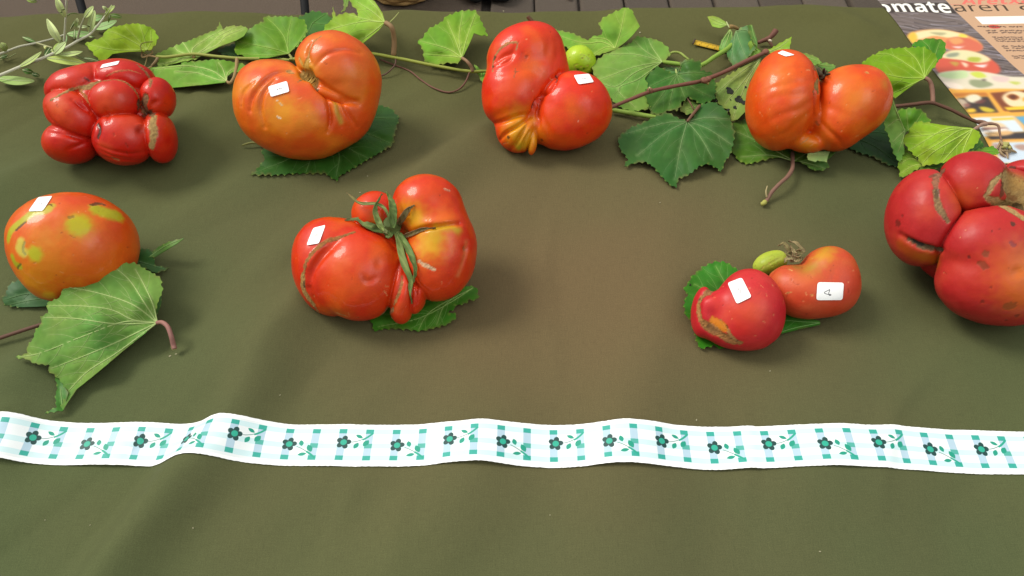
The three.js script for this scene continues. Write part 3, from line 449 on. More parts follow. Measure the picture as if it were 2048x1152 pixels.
{ // calyx: green and withered sepals round the stalk scar
  const M = new THREE.MeshStandardMaterial({ vertexColors: true, roughness: 0.75 }), gA = hex('#4f6a2c'), gB = hex('#6b7a3c'), dry = hex('#6e5636'), dryB = hex('#8a6c48');
  const cal = part('calyx', rod([t6.at(745, 420, -6), t6.at(742, 400, 30), t6.at(735, 375, 60)], 0.006, 0.0042, 9, 0.3), new THREE.MeshStandardMaterial({ color: '#566832', roughness: 0.8 }), t6.t);
  const sep = (a, w, c0, c1, f, tw) => { const p = []; for (let i = 0; i < a.length; i += 3) p.push(t6.at(a[i], a[i + 1], a[i + 2])); part('sepal', blade(p, w, c0, c1, f, tw), M, t6.t, cal); };
  const fre = (a, w, c0, c1, f, tw) => { const p = []; for (let i = 0; i < a.length; i += 3) p.push(t6.free(a[i], a[i + 1], a[i + 2])); part('sepal', blade(p, w, c0, c1, f, tw), M, t6.t, cal); };
  fre([735, 400, 130, 700, 300, 130, 650, 268, 120, 545, 262, 110, 495, 225, 105, 466, 196, 100], 0.0022, gB, dryB, 0.6, 0.8);
  fre([745, 410, 140, 745, 320, 150, 735, 250, 150, 705, 190, 150], 0.0058, gA, gB, 0.5, 0.4);
  fre([690, 430, 150, 650, 360, 140, 635, 290, 130, 680, 205, 120], 0.0046, gB, gA, 0.5, 1.0);
  sep([720, 440, 30, 640, 415, 34, 590, 395, 22, 530, 358, 14, 455, 368, 8], 0.0055, gA, hex('#5c6038'), 0.4, 0.8);
  sep([770, 420, 30, 785, 480, 34, 800, 560, 26, 835, 670, 20, 862, 740, 22, 852, 800, 20, 862, 870, 6], 0.0052, gB, gA, 0.5, 0.7);
  sep([785, 440, 24, 850, 560, 26, 880, 650, 24, 875, 740, 14], 0.0048, gA, gB, 0.5, -0.8);
  sep([780, 400, 30, 815, 340, 30, 840, 300, 18, 876, 274, 6], 0.0046, dry, dryB, 0.5, 0.6);
  sep([800, 470, 26, 860, 448, 16, 930, 420, 8, 1005, 412, 3], 0.0032, dry, hex('#5a3c22'), 0.5, 0.3);
  sep([730, 440, 40, 690, 420, 50, 660, 390, 46], 0.0050, hex('#8a9060'), gB, 0.6, 0.9);
  sep([745, 430, 30, 720, 460, 30, 700, 440, 22], 0.0045, gA, gB, 0.5, -0.5);
}

tomato('glossy pink-red tomato with a curved tan scar on its left, in front of the pair', {
  z: z9, at: [740, 690], join: 20, lift: 0.0012, blue: 1.25, mat: dullSkinMat, cols: ['#c81e22', '#cf2a2c', '#d23a30'], seed: 51,
  lobes: [[775, 690, 0, 278, 352, 270, 14], [690, 760, 10, 270, 290, 240, 0, 120], [400, 660, 30, 112, 112, 120, 30, 110], [330, 720, -40, 92, 218, 170, -6, 26], [560, 860, 0, 220, 170, 180, 0, 100]],
  marks: [['c', [780, 730], 130, '#d8573c', 0.5], ['c', [600, 720], 120, '#d84832', 0.5], ['c', [700, 900], 120, '#cc2018', 0.5], ['c', [440, 620], 60, '#d83a2c', 0.4], ['c', [480, 860], 60, '#d06c20', 0.7],
    ['s', [620, 350, 540, 390, 480, 450, 440, 510], 14, '#a5703c', 1], ['s', [490, 460, 440, 520, 370, 550, 310, 600], 30, '#94683a', 0], ['s', [310, 590, 285, 660, 295, 740, 330, 830, 400, 890], 24, '#a8783e', 0], ['s', [340, 830, 420, 880, 500, 930], 50, '#9a6a36', -2], ['s', [480, 920, 540, 960, 600, 990, 660, 1000], 40, '#a5713c', -1], ['s', [490, 800, 540, 870, 600, 950, 650, 990], 16, '#a87844', 0], ['d', [430, 800, 490, 840, 520, 870], 34, '#c87818', 0.9], ['d', [400, 860, 440, 900], 24, '#6e4a28', 0.6], ['d', [290, 620, 300, 605], 12, '#5a3c24', 0.6], ['d', [640, 985], 12, '#6a4024', 0.7], ['d', [545, 850, 555, 870], 6, '#4a2c18', 0.8],
    ['g', [480, 440, 420, 530, 320, 590, 295, 680, 320, 800, 420, 900], 34, 16], ['g', [490, 540, 400, 570, 330, 620], 24, 8], ['g', [420, 860, 520, 940, 640, 1000], 30, 8]],
  stickers: [[[680, 420, 768, 592, 636, 656, 553, 468], 'faint']] });
const t8 = tomato('orange-red tomato marked 8 with a dried brown calyx and tiny green lobe', {
  z: z9, at: [1330, 480], join: 60, lift: 0.0012, mat: dullSkinMat, cols: ['#c4442a', '#ca5230', '#ce6236'], tone: 0.92, blue: 0.9, seed: 63,
  lobes: [[1450, 400, -30, 252, 258, 240, -10], [1250, 560, 0, 312, 232, 240, -8, 110], [1080, 480, -30, 160, 160, 160, 0, 90], [1500, 540, 0, 200, 200, 200, 0, 110]],
  marks: [['c', [1390, 230], 90, '#d09024', 0.85], ['c', [1280, 340], 90, '#a88a3a', 0.75], ['c', [1160, 320], 60, '#84703c', 0.6], ['c', [1200, 440], 90, '#cc6048', 0.5], ['c', [1440, 165], 70, '#b8902c', 0.7], ['c', [1200, 610], 90, '#cc3a18', 0.5], ['c', [1500, 690], 110, '#c83a1c', 0.5], ['c', [1000, 420], 60, '#c86a34', 0.5], ['c', [1620, 500], 80, '#c43a22', 0.5], ['c', [1330, 520], 90, '#cf5030', 0.4],
    ['g', [1180, 270, 1230, 330, 1240, 400], 50, 14], ['g', [1490, 300, 1500, 400, 1490, 460], 30, 8], ['g', [1050, 290, 980, 340, 950, 390], 22, 12], ['s', [1290, 575, 1315, 580], 8, '#d8884a', 0], ['s', [1100, 345, 1120, 360], 8, '#d8a060', 0], ['s', [1070, 560, 1120, 550], 8, '#cf8a50', 0], ['s', [940, 380, 980, 335, 1050, 290, 1120, 280], 8, '#a07040', 0], ['d', [1195, 250, 1250, 255], 10, '#5a4024', 0.6]],
  stickers: [[[1352, 462, 1586, 466, 1574, 621, 1340, 622], '8']] });
{
  const g = makeFruit({ z: z9, at: [920, 290], join: 30, cols: ['#a0b04a', '#acba5a', '#b8c270'], tone: 1.0, seed: 4, cell: 1.8, lift: 0.004, sink: 0.7, lobes: [[925, 292, -50, 152, 98, 115, 24], [1005, 270, -50, 70, 74, 80, 20, 40]],
    marks: [['c', [850, 290, 930, 230, 1030, 210], 22, '#8aa040', 0.4], ['c', [880, 330, 980, 270, 1040, 250], 16, '#b8b878', 0.3], ['g', [900, 320, 980, 270, 1040, 240], 10, 4]] });
  part('green_fruit', g.body, dullSkinMat, t8.t).userData.label = 'tiny unripe green lobe';
  const dry = new THREE.MeshStandardMaterial({ vertexColors: true, roughness: 0.9 }), a0 = hex('#7d6846'), a1 = hex('#a08a66'), gr = hex('#6e6a40');
  const cal = part('calyx', rod([t8.free(1150, 270, -20), t8.free(1140, 240, -10), t8.free(1125, 200, -10)], 0.0042, 0.003, 8, 0.4), new THREE.MeshStandardMaterial({ color: '#7a6a48', roughness: 0.9 }), t8.t);
  const fr = (a, w, c0, c1) => { const p = []; for (let i = 0; i < a.length; i += 3) p.push(t8.free(a[i], a[i + 1], a[i + 2])); part('sepal', blade(p, w, c0, c1, 0.7, 1.2), dry, t8.t, cal); };
  fr([1140, 240, 0, 1180, 190, 20, 1215, 190, 20, 1160, 120, 20, 1095, 95, 10], 0.0042, a0, a1); fr([1130, 220, 0, 1090, 170, 10, 1050, 120, 0, 1000, 140, -10], 0.0032, a0, a0);
  fr([1150, 250, 10, 1100, 250, 30, 1070, 270, 20, 1060, 290, 10], 0.0034, a1, a0); fr([1140, 250, 10, 1180, 250, 30, 1210, 215, 30], 0.0046, a1, gr); fr([1130, 220, 10, 1080, 210, 30, 1065, 180, 20], 0.0034, a0, gr); fr([1150, 240, 20, 1140, 200, 40, 1110, 130, 30], 0.0034, a1, a0); fr([1170, 260, 10, 1200, 255, 20, 1235, 240, 10], 0.0025, hex('#4f3c26'), a0);
}

tomato('huge dull red many-lobed tomato with a wide corky scar at the right edge', {
  z: z6, at: [600, 720], join: 6, carve: 5, blue: 1.2, mat: dullSkinMat, cols: ['#b41e1e', '#c02a26', '#c83c2a'], seed: 77,
  lobes: [[335, 590, -20, 156, 224, 190, -6], [565, 442, 50, 158, 158, 150, -30], [690, 480, 20, 190, 120, 120, 0, 30], [660, 724, 120, 246, 196, 190, 0], [705, 880, 110, 296, 208, 210, 0, 50], [850, 392, -50, 150, 72, 120, -6], [900, 660, 60, 180, 220, 200, 0, 50], [600, 720, -110, 300, 200, 180, 0, 10]],
  marks: [['c', [520, 500], 60, '#cc5a28', 0.6], ['c', [570, 420], 60, '#c43430', 0.4], ['c', [790, 830], 110, '#d0782c', 0.75], ['c', [720, 780], 60, '#c85434', 0.5], ['c', [800, 950], 90, '#c8641f', 0.7], ['c', [600, 850], 120, '#c02818', 0.4], ['c', [340, 770, 400, 790], 36, '#b86a20', 0.85], ['c', [240, 720, 300, 770], 40, '#b85a1c', 0.7], ['c', [350, 560], 50, '#cc4430', 0.5], ['c', [690, 640], 90, '#bc2c30', 0.4],
    ['s', [740, 420, 780, 470, 790, 530, 850, 480], 84, '#9c8450', -14], ['s', [640, 500, 680, 520, 740, 550, 800, 590], 22, '#a88a54', -4], ['s', [700, 390, 660, 430, 630, 490], 14, '#b09460', -3], ['d', [712, 430, 700, 480], 15, '#5c3a20', 0.85], ['d', [740, 490, 760, 505], 16, '#7a4c28', 0.7], ['c', [770, 420], 60, '#a87a48', 0.7], ['d', [770, 540], 18, '#4a3c24', 0.7], ['d', [740, 358, 752, 362], 12, '#3a2a1a', 0.8],
    ['s', [432, 372, 400, 400, 392, 460], 16, '#8f6044', -2], ['s', [392, 460, 408, 530, 452, 606], 15, '#8a704a', -3], ['d', [405, 460, 400, 490], 10, '#4a3a24', 0.8], ['d', [370, 400, 395, 390], 9, '#5a4430', 0.7],
    ['s', [265, 690, 320, 720, 370, 735, 415, 738], 13, '#6a5c3e', -5], ['d', [285, 695, 310, 715, 330, 722], 10, '#2e2a24', 0.9], ['g', [232, 668, 300, 708, 370, 732, 425, 738], 15, 22], ['d', [220, 615], 16, '#5a1c14', 0.7], ['d', [225, 440], 6, '#5a1c14', 0.7], ['d', [240, 580], 7, '#6a2018', 0.6],
    ['d', [625, 755], 15, '#7c3c20', 0.8], ['d', [605, 800, 622, 815], 15, '#7c3418', 0.8], ['d', [548, 770], 7, '#5a1814', 0.8], ['d', [752, 615], 12, '#4a2c20', 0.9], ['d', [730, 1000, 745, 995], 20, '#8a4418', 0.8], ['d', [610, 975], 9, '#6a2012', 0.7], ['d', [768, 1040], 11, '#6a2412', 0.7], ['d', [745, 705, 755, 715], 10, '#6a3038', 0.6], ['d', [650, 910], 6, '#6a1a12', 0.7], ['d', [655, 650], 4, '#5a1a16', 0.7], ['d', [720, 1062], 8, '#6a2012', 0.7], ['d', [690, 640], 4, '#5a1a16', 0.6],
    ['g', [420, 800, 480, 790, 560, 800], 30, 8], ['g', [800, 830, 740, 850], 24, 8]] });
// ---------- leaves, stems, sprigs ----------
const leafMat = new THREE.MeshPhysicalMaterial({ vertexColors: true, roughness: 0.5, specularIntensity: 0.45 });
const matteLeaf = new THREE.MeshPhysicalMaterial({ vertexColors: true, roughness: 0.72, specularIntensity: 0.3 });
const veinMats = {}; const veinMat = c => veinMats[c] ??= new THREE.MeshStandardMaterial({ color: c, roughness: 0.65 });
const barkMats = {}; const bark = c => barkMats[c] ??= new THREE.MeshStandardMaterial({ color: c, roughness: 0.72 });
// out: outline; base: where the stalk joins; veins: main veins from the base; hs: heights (mm) at points
function leaf(root, o) {
  const z = o.z, col = hex(o.col), vcol = hex(o.vein), poly0 = pairs(z, o.out), base = z(o.base[0], o.base[1]), tooth = o.tooth ?? 4.5, rim = [], isTip = [];
  let area = 0; for (let i = 0, j = poly0.length - 1; i < poly0.length; j = i++) area += poly0[j][0] * poly0[i][1] - poly0[i][0] * poly0[j][1];
  const sg = area > 0 ? 1 : -1; let ph = 0, per = 12 + 4 * rnd();
  for (let i = 0; i < poly0.length; i++) {
    const a = poly0[i], b = poly0[(i + 1) % poly0.length], L = Math.hypot(b[0] - a[0], b[1] - a[1]), n = Math.max(1, Math.round(L / 3.2)), nx = (b[1] - a[1]) / L * sg, ny = -(b[0] - a[0]) / L * sg;
    const plain = o.plain && o.plain.some(k => k === i);
    for (let k = 0; k < n; k++) {
      ph += L / n / per; if (ph > 1) { ph -= 1; per = 10 + 7 * rnd(); }
      const t = k / n, q = ph < 0.7 ? ph / 0.7 : (1 - ph) / 0.3, e = plain ? 0.3 * noise(a[0] * 0.1 + t * L * 0.1, a[1] * 0.1, 3) : tooth * (Math.pow(q, 1.3) - 0.35) * (0.7 + 0.03 * per) * (k ? 1 : 0.4) + 0.6 * (rnd() - 0.5);
      rim.push([a[0] + (b[0] - a[0]) * t + nx * e, a[1] + (b[1] - a[1]) * t + ny * e]); isTip.push(!plain && q > 0.8);
    }
  }
  const x0 = Math.min(...rim.map(p => p[0])), x1 = Math.max(...rim.map(p => p[0])), y0 = Math.min(...rim.map(p => p[1])), y1 = Math.max(...rim.map(p => p[1]));
  const pts = rim.map(p => [...p]), g = 5.2;
  const main = o.veins.map(v => { const p = pairs(z, v); return spline2([base, ...p], 26); });
  for (const m of main) { let last = [-99, -99]; for (const p of m) { if (Math.hypot(p[0] - last[0], p[1] - last[1]) < 3.6 || !inPoly(p[0], p[1], rim)) continue; let d = 1e9; for (const q of pts) d = Math.min(d, (q[0] - p[0]) ** 2 + (q[1] - p[1]) ** 2); if (d > 6) { pts.push([...p]); last = p; } } }
  const nFix = pts.length;
  for (let y = y0, r = 0; y < y1; y += g * 0.86, r++) for (let x = x0 + (r % 2) * g / 2; x < x1; x += g) if (inPoly(x, y, rim)) { let d = 1e9; for (let q = 0; q < nFix; q++) d = Math.min(d, (pts[q][0] - x) ** 2 + (pts[q][1] - y) ** 2); if (d > 8) pts.push([x + 0.8 * (rnd() - 0.5), y + 0.8 * (rnd() - 0.5)]); }
  const tris = []; for (const t of delaunay(pts)) { const [a, b, c] = [pts[t[0]], pts[t[1]], pts[t[2]]]; if (!inPoly((a[0] + b[0] + c[0]) / 3, (a[1] + b[1] + c[1]) / 3, rim)) continue; (b[0] - a[0]) * (c[1] - a[1]) - (b[1] - a[1]) * (c[0] - a[0]) > 0 ? tris.push(t[0], t[2], t[1]) : tris.push(t[0], t[1], t[2]); }
  const ctl = []; for (let i = 0; i < o.hs.length; i += 3) { const q = z(o.hs[i], o.hs[i + 1]); ctl.push([q[0], q[1], o.hs[i + 2]]); }
  const hAt = (x, y) => { let s = 0, w = 0; for (const c of ctl) { const e = 1 / Math.pow((c[0] - x) ** 2 + (c[1] - y) ** 2 + 260, 1.3); s += c[2] * e; w += e; } return s / w; };
  // veins: main ones as traced, side veins branching off
  const all = main.map(m => [m, 1]);
  for (const m of main) {
    let len = 0; for (let i = 1; i < m.length; i++) len += Math.hypot(m[i][0] - m[i - 1][0], m[i][1] - m[i - 1][1]); if (len < 45) continue;
    const nS = Math.floor(len / 21); for (let k = 1; k < nS; k++) {
      const i = Math.round(k / nS * 24) + 1, sd = k % 2 ? 1 : -1, tx = m[i][0] - m[i - 1][0], ty = m[i][1] - m[i - 1][1], tl = Math.hypot(tx, ty), a0 = Math.atan2(ty, tx) + sd * 0.85, side = [[...m[i]]]; let a = a0, x = m[i][0], y = m[i][1], mx = Math.min(60, (len - k / nS * len) * 0.75 + 14);
      for (let st = 0; st < mx / 4; st++) { a -= sd * 0.045; x += 4 * Math.cos(a); y += 4 * Math.sin(a); if (!inPoly(x, y, rim)) break; if (st > 2 && main.some(q => q !== m && q.some(p => (p[0] - x) ** 2 + (p[1] - y) ** 2 < 20))) break; side.push([x, y]); }
      if (side.length > 3) all.push([side, 0.5]);
    }
  }
  const vp = main.flat(), sp = all.filter(a => a[1] < 1).flatMap(a => a[0]), puff = o.puff ?? 0.9;
  const height = (x, y) => { let d = 1e9; for (const p of vp) d = Math.min(d, (p[0] - x) ** 2 + (p[1] - y) ** 2); let e = 1e9; for (const p of sp) e = Math.min(e, (p[0] - x) ** 2 + (p[1] - y) ** 2); const h = hAt(x, y); return [Math.max(0.5, h + puff * (1 - Math.exp(-d / 60)) * 0.7 + puff * 0.5 * (1 - Math.exp(-e / 25)) * (1 - Math.exp(-d / 60)) + 0.7 * noise(x * 0.03, y * 0.03, 5)), Math.sqrt(d), Math.sqrt(e)]; };
  const tip = hex(o.tip ?? '#9aa04a'), P3 = [], C = [];
  pts.forEach((p, i) => {
    const [h, dv, de] = height(p[0], p[1]); P3.push(P(p[0], p[1], h / 1000));
    let c = mix3(col, vcol, 0.3 * Math.exp(-dv * dv / 7) + 0.1 * Math.exp(-de * de / 5)); const v = 1 + 0.16 * fbm(p[0] * 0.02, p[1] * 0.02, 7) + 0.14 * noise(p[0] * 0.11, p[1] * 0.11, 9) + 0.08 * noise(p[0] * 0.3, p[1] * 0.3, 2); c = c.map(q => q * v);
    c[0] *= 1 + 0.25 * fbm(p[0] * 0.015 + 5, p[1] * 0.015, 1); if (i < rim.length && isTip[i]) c = mix3(c, tip, 0.4); if (i < rim.length && noise(p[0] * 0.02, p[1] * 0.02, 14) > 0.18) c = mix3(c, [0.16, 0.11, 0.04], 0.35); C.push(c);
  });
  const mat = o.matte ? matteLeaf : leafMat, blade = part(o.name ?? 'leaf', slab(P3, tris, 0.00035, C, o.back && hex(o.back)), mat, root);
  const vg = [], vs = []; for (const [m, w] of all) { const q = m.filter((_, i) => i % 2 === 0 || i === m.length - 1).map(p => P(p[0], p[1], height(p[0], p[1])[0] / 1000 + (w === 1 ? 0.0002 : 0.00008))); if (q.length > 1) { const r = (w === 1 ? 0.00042 : 0.00018) * (o.vw ?? 1); (w === 1 ? vg : vs).push(rod(q, r, r * 0.35, 5, 0, q.length * 2)); } }
  if (vg.length) part('veins', mergeGeometries(vg), veinMat('#' + new THREE.Color(o.vein).lerp(new THREE.Color(o.col), 0.14).getHexString()), root, blade);
  if (vs.length) part('side_veins', mergeGeometries(vs), veinMat('#' + new THREE.Color(o.col).lerp(new THREE.Color(o.vein), 0.45).getHexString()), root, blade);
  if (o.label) blade.userData.label = o.label;
  if (o.spots) { const sg2 = []; const sps = pairs(z, o.spots.map((v, i) => v).filter((_, i) => i % 3 < 2)); sps.forEach((c, i) => { const r = o.spots[i * 3 + 2] / z.k, q = [], t = [], n = 11; q.push(P(c[0], c[1], height(c[0], c[1])[0] / 1000 + 0.0004)); for (let k = 0; k < n; k++) { const a = k / n * 2 * Math.PI, e = r * (0.6 + 0.7 * rnd()), x = c[0] + Math.cos(a) * e, y = c[1] + Math.sin(a) * e; q.push(P(x, y, height(x, y)[0] / 1000 + 0.0004)); t.push(0, 1 + (k + 1) % n, 1 + k); } sg2.push(slab(q, t, 0.0002, q.map(() => [0.01, 0.012, 0.006]))); }); part('spots', mergeGeometries(sg2), new THREE.MeshStandardMaterial({ vertexColors: true, roughness: 0.9 }), root, blade); }
  return blade;
}
const baseAt = (z, x, y) => { const q = z(x, y), p = plane(q[0], q[1], 0); p.y = TOP + relief(p.x, p.z); return p; };
const stem = (root, name, z, a, r0, r1, col, bumps = 0.12) => part(name, pxRod(z, a, r0 * 0.82, r1 * 0.82, 8, bumps), bark(col), root);
const PALE = '#a9bd5a', PALEV = '#b9c878';

{ // vine shoot along the back left
  const t = thing('vine_shoot', 'long green grapevine shoot with pale leaves running behind the orange ribbed tomato', 'vine', baseAt(z2, 200, 370));
  stem(t, 'cane', zB, [180, 470, 9, 300, 478, 10, 600, 445, 12, 850, 470, 11, 1100, 492, 10, 1400, 500, 9, 1700, 512, 8], 0.0016, 0.0017, '#8f9440');
  stem(t, 'cane', z2, [420, 360, 8, 640, 350, 9, 870, 322, 8, 1060, 350, 8, 1310, 400, 8, 1530, 434, 8, 1610, 432, 7, 1680, 440, 6], 0.0018, 0.0015, '#8a9236');
  leaf(t, { z: zA, out: [1085, 560, 1300, 480, 1350, 400, 1430, 350, 1600, 315, 1740, 300, 1850, 320, 1960, 370, 2025, 470, 1990, 570, 1930, 640, 1800, 655, 1600, 665, 1440, 690, 1330, 790, 1260, 760, 1160, 640], plain: [11, 12, 13], base: [1880, 640], col: '#7d9a1c', vein: '#a8bc50', matte: 1, tooth: 3,
    veins: [[1500, 640, 1100, 565], [1720, 540, 1480, 420, 1380, 400], [1760, 500, 1600, 340], [1840, 480, 1790, 320], [1930, 540, 1930, 390]], hs: [1085, 560, 5, 1330, 780, 2, 1600, 660, 8, 1880, 640, 12, 1600, 315, 22, 1850, 320, 24, 2020, 470, 20, 1500, 500, 16] });
  leaf(t, { z: zB, out: [180, 450, 350, 370, 560, 290, 740, 215, 880, 160, 905, 75, 945, 165, 1020, 125, 1110, 125, 1200, 130, 1225, 175, 1180, 240, 1090, 290, 900, 360, 740, 440, 640, 500, 520, 520, 340, 565, 200, 590, 210, 510], plain: [10, 11, 12, 13, 14, 16], base: [590, 470], col: '#6f8f35', vein: PALEV, matte: 1, tooth: 3,
    veins: [[600, 385, 760, 270, 1010, 130], [740, 380, 900, 240, 1110, 130], [890, 330, 960, 250, 1180, 150], [500, 330, 480, 310], [420, 400, 390, 350], [420, 520, 220, 560]], hs: [180, 450, 3, 560, 290, 9, 905, 75, 16, 1200, 140, 18, 900, 360, 14, 600, 480, 9, 200, 580, 2, 740, 300, 8] });
  leaf(t, { z: zB, name: 'leaf', out: [880, 420, 940, 380, 1060, 330, 1100, 320, 1140, 480, 1090, 480, 960, 450], base: [1100, 470], col: '#3f6a34', vein: '#6f9058', veins: [[1000, 430, 900, 420]], hs: [900, 420, 2, 1100, 330, 3, 1100, 480, 3] });
  leaf(t, { z: zB, out: [105, 600, 470, 565, 470, 540, 700, 520, 850, 505, 980, 520, 1110, 545, 1215, 570, 1180, 650, 1050, 650, 1000, 690, 970, 765, 660, 800, 340, 830, 250, 770, 130, 670], plain: [0, 8, 9, 10, 11, 12, 13], base: [985, 750], col: '#618c2e', vein: PALEV, matte: 1, tooth: 3,
    veins: [[830, 640, 560, 580, 350, 590, 160, 615], [940, 610, 890, 540], [900, 740, 650, 660, 400, 640], [1000, 660, 1080, 600]], hs: [105, 600, 4, 470, 550, 12, 850, 505, 14, 1200, 580, 7, 980, 750, 6, 340, 830, 2, 600, 700, 9, 600, 810, 3] });
  leaf(t, { z: zB, out: [1085, 280, 1150, 230, 1230, 180, 1310, 110, 1410, 70, 1410, 20, 1600, 15, 1760, 20, 1880, 70, 1905, 170, 1870, 260, 1760, 380, 1690, 440, 1440, 490, 1250, 490, 1080, 430], plain: [11, 12, 13], base: [1690, 440], col: '#557f14', vein: '#8fae48', tooth: 3.2,
    veins: [[1640, 250, 1540, 120, 1450, 40], [1540, 390, 1300, 340, 1110, 300], [1790, 330, 1900, 160], [1680, 280, 1720, 60], [1500, 460, 1150, 445]], hs: [1085, 300, 9, 1410, 30, 16, 1760, 30, 18, 1890, 170, 14, 1690, 440, 10, 1250, 490, 8, 1500, 300, 17] });
  leaf(t, { z: z2, out: [470, 110, 560, 65, 640, 78, 680, 110, 640, 170, 600, 210, 520, 230], base: [560, 140], col: '#38601c', vein: '#5f8438', veins: [[640, 85], [650, 150], [530, 210]], hs: [560, 70, 3, 640, 150, 4, 500, 200, 3], label: 'dark green leaf lying behind the others' });
  leaf(t, { z: z2, out: [618, 208, 640, 150, 680, 120, 685, 40, 700, 100, 760, 76, 820, 85, 838, 102, 830, 60, 800, 30, 785, 0, 800, -40, 870, -45, 940, 10, 985, 80, 1003, 135, 960, 185, 900, 235, 840, 282, 740, 262], plain: [12, 13, 14, 15, 16, 17, 18], base: [1000, 135], col: '#7f9f30', vein: '#b2c766', matte: 1, tooth: 3,
    veins: [[880, 130, 700, 170, 640, 192], [960, 60, 880, -20], [930, 75, 830, 10], [920, 200, 830, 260], [900, 120, 780, 90]], hs: [620, 205, 10, 760, 80, 22, 800, -30, 30, 940, 10, 34, 1000, 135, 30, 840, 280, 12, 800, 180, 24, 685, 40, 26], label: 'pale green leaf raised on its stalk' });
  leaf(t, { z: z2, out: [745, -20, 785, -20, 778, 20, 760, 60, 735, 78, 752, 40], base: [762, -10], col: '#5a7f20', vein: '#8aa84c', veins: [[760, 30]], hs: [760, 0, 18, 740, 70, 12], tooth: 2 });
  leaf(t, { z: z2, out: [1200, 250, 1230, 230, 1260, 180, 1350, 130, 1370, 100, 1460, 65, 1550, 62, 1580, 120, 1625, 215, 1580, 215, 1540, 200, 1510, 270, 1470, 350, 1440, 385, 1390, 380, 1310, 395, 1240, 370, 1230, 300], plain: [9, 10, 11, 12], base: [1466, 350], col: '#678f26', vein: '#b0c562', matte: 1, tooth: 3.4,
    veins: [[1430, 250, 1380, 130], [1450, 230, 1470, 80], [1390, 300, 1220, 250], [1500, 220, 1550, 80], [1400, 340, 1240, 330]], hs: [1200, 250, 8, 1370, 100, 22, 1550, 65, 26, 1620, 215, 15, 1466, 350, 14, 1310, 395, 3, 1350, 250, 18, 1540, 200, 18], label: 'pale leaf standing alone on its stalk' });
  leaf(t, { z: z2, out: [1360, 372, 1400, 345, 1450, 340, 1462, 365, 1440, 388, 1390, 382], plain: [0, 1, 2, 3, 4, 5], base: [1460, 360], col: '#38581a', vein: '#5c7a34', veins: [], hs: [1400, 360, 2, 1460, 350, 5] });
  leaf(t, { z: z2, out: [1540, 390, 1580, 420, 1620, 440, 1612, 490, 1590, 500, 1565, 450], base: [1590, 430], col: '#5f9426', vein: '#9cba54', veins: [[1580, 490]], hs: [1540, 390, 8, 1600, 480, 3], tooth: 2 });
  stem(t, 'petiole', z2, [1000, 135, 30, 1040, 165, 30, 1056, 240, 20, 1052, 340, 8], 0.0024, 0.0028, '#8c6f4a');
  stem(t, 'petiole', z2, [1466, 350, 14, 1500, 375, 15, 1525, 410, 11, 1532, 436, 8], 0.0016, 0.0019, '#8a6a4c');
  stem(t, 'petiole', zB, [615, 445, 12, 610, 490, 9, 590, 520, 6], 0.0015, 0.0013, '#8b7440'); stem(t, 'petiole', zB, [1105, 490, 10, 1095, 600, 8, 1060, 730, 7, 1020, 775, 6, 985, 752, 6], 0.0019, 0.0013, '#8f7446');
  stem(t, 'petiole', zB, [1690, 440, 10, 1720, 480, 9, 1735, 510, 8], 0.0013, 0.0014, '#8b8a4a'); stem(t, 'petiole', zB, [210, 480, 9, 170, 540, 6, 130, 585, 3], 0.0015, 0.0013, '#8b7450');
  stem(t, 'tendril', z2, [1066, 350, 8, 1062, 390, 6, 1010, 445, 3, 945, 470, 1], 0.0009, 0.0007, '#54382a'); stem(t, 'tendril', z2, [970, 360, 2, 1060, 395, 1, 1150, 430, 1, 1220, 485, 1, 1300, 535, 1, 1390, 560, 1, 1450, 540, 2, 1490, 495, 4, 1515, 435, 8], 0.0008, 0.0009, '#6a4434');
  stem(t, 'tendril', z2, [1030, 135, 24, 1055, 110, 24, 1085, 75, 20], 0.0006, 0.0004, '#a3a860'); stem(t, 'tendril', zB, [200, 480, 9, 100, 465, 8, 30, 480, 7, 20, 440, 7, 40, 405, 8, 130, 405, 8, 140, 430, 8, 100, 455, 7, 40, 450, 6], 0.0009, 0.0008, '#a5875a');
  stem(t, 'tendril', zB, [80, 450, 10, 15, 400, 16, 12, 335, 18, 60, 312, 20, 150, 305, 19], 0.0005, 0.0004, '#6a6228'); stem(t, 'tendril', zB, [85, 460, 8, 70, 530, 6, 45, 600, 10], 0.0004, 0.0004, '#8c7a4a');
  stem(t, 'tendril', zB, [130, 590, 6, 60, 608, 10, 0, 585, 12], 0.0008, 0.0006, '#a5855c');
}
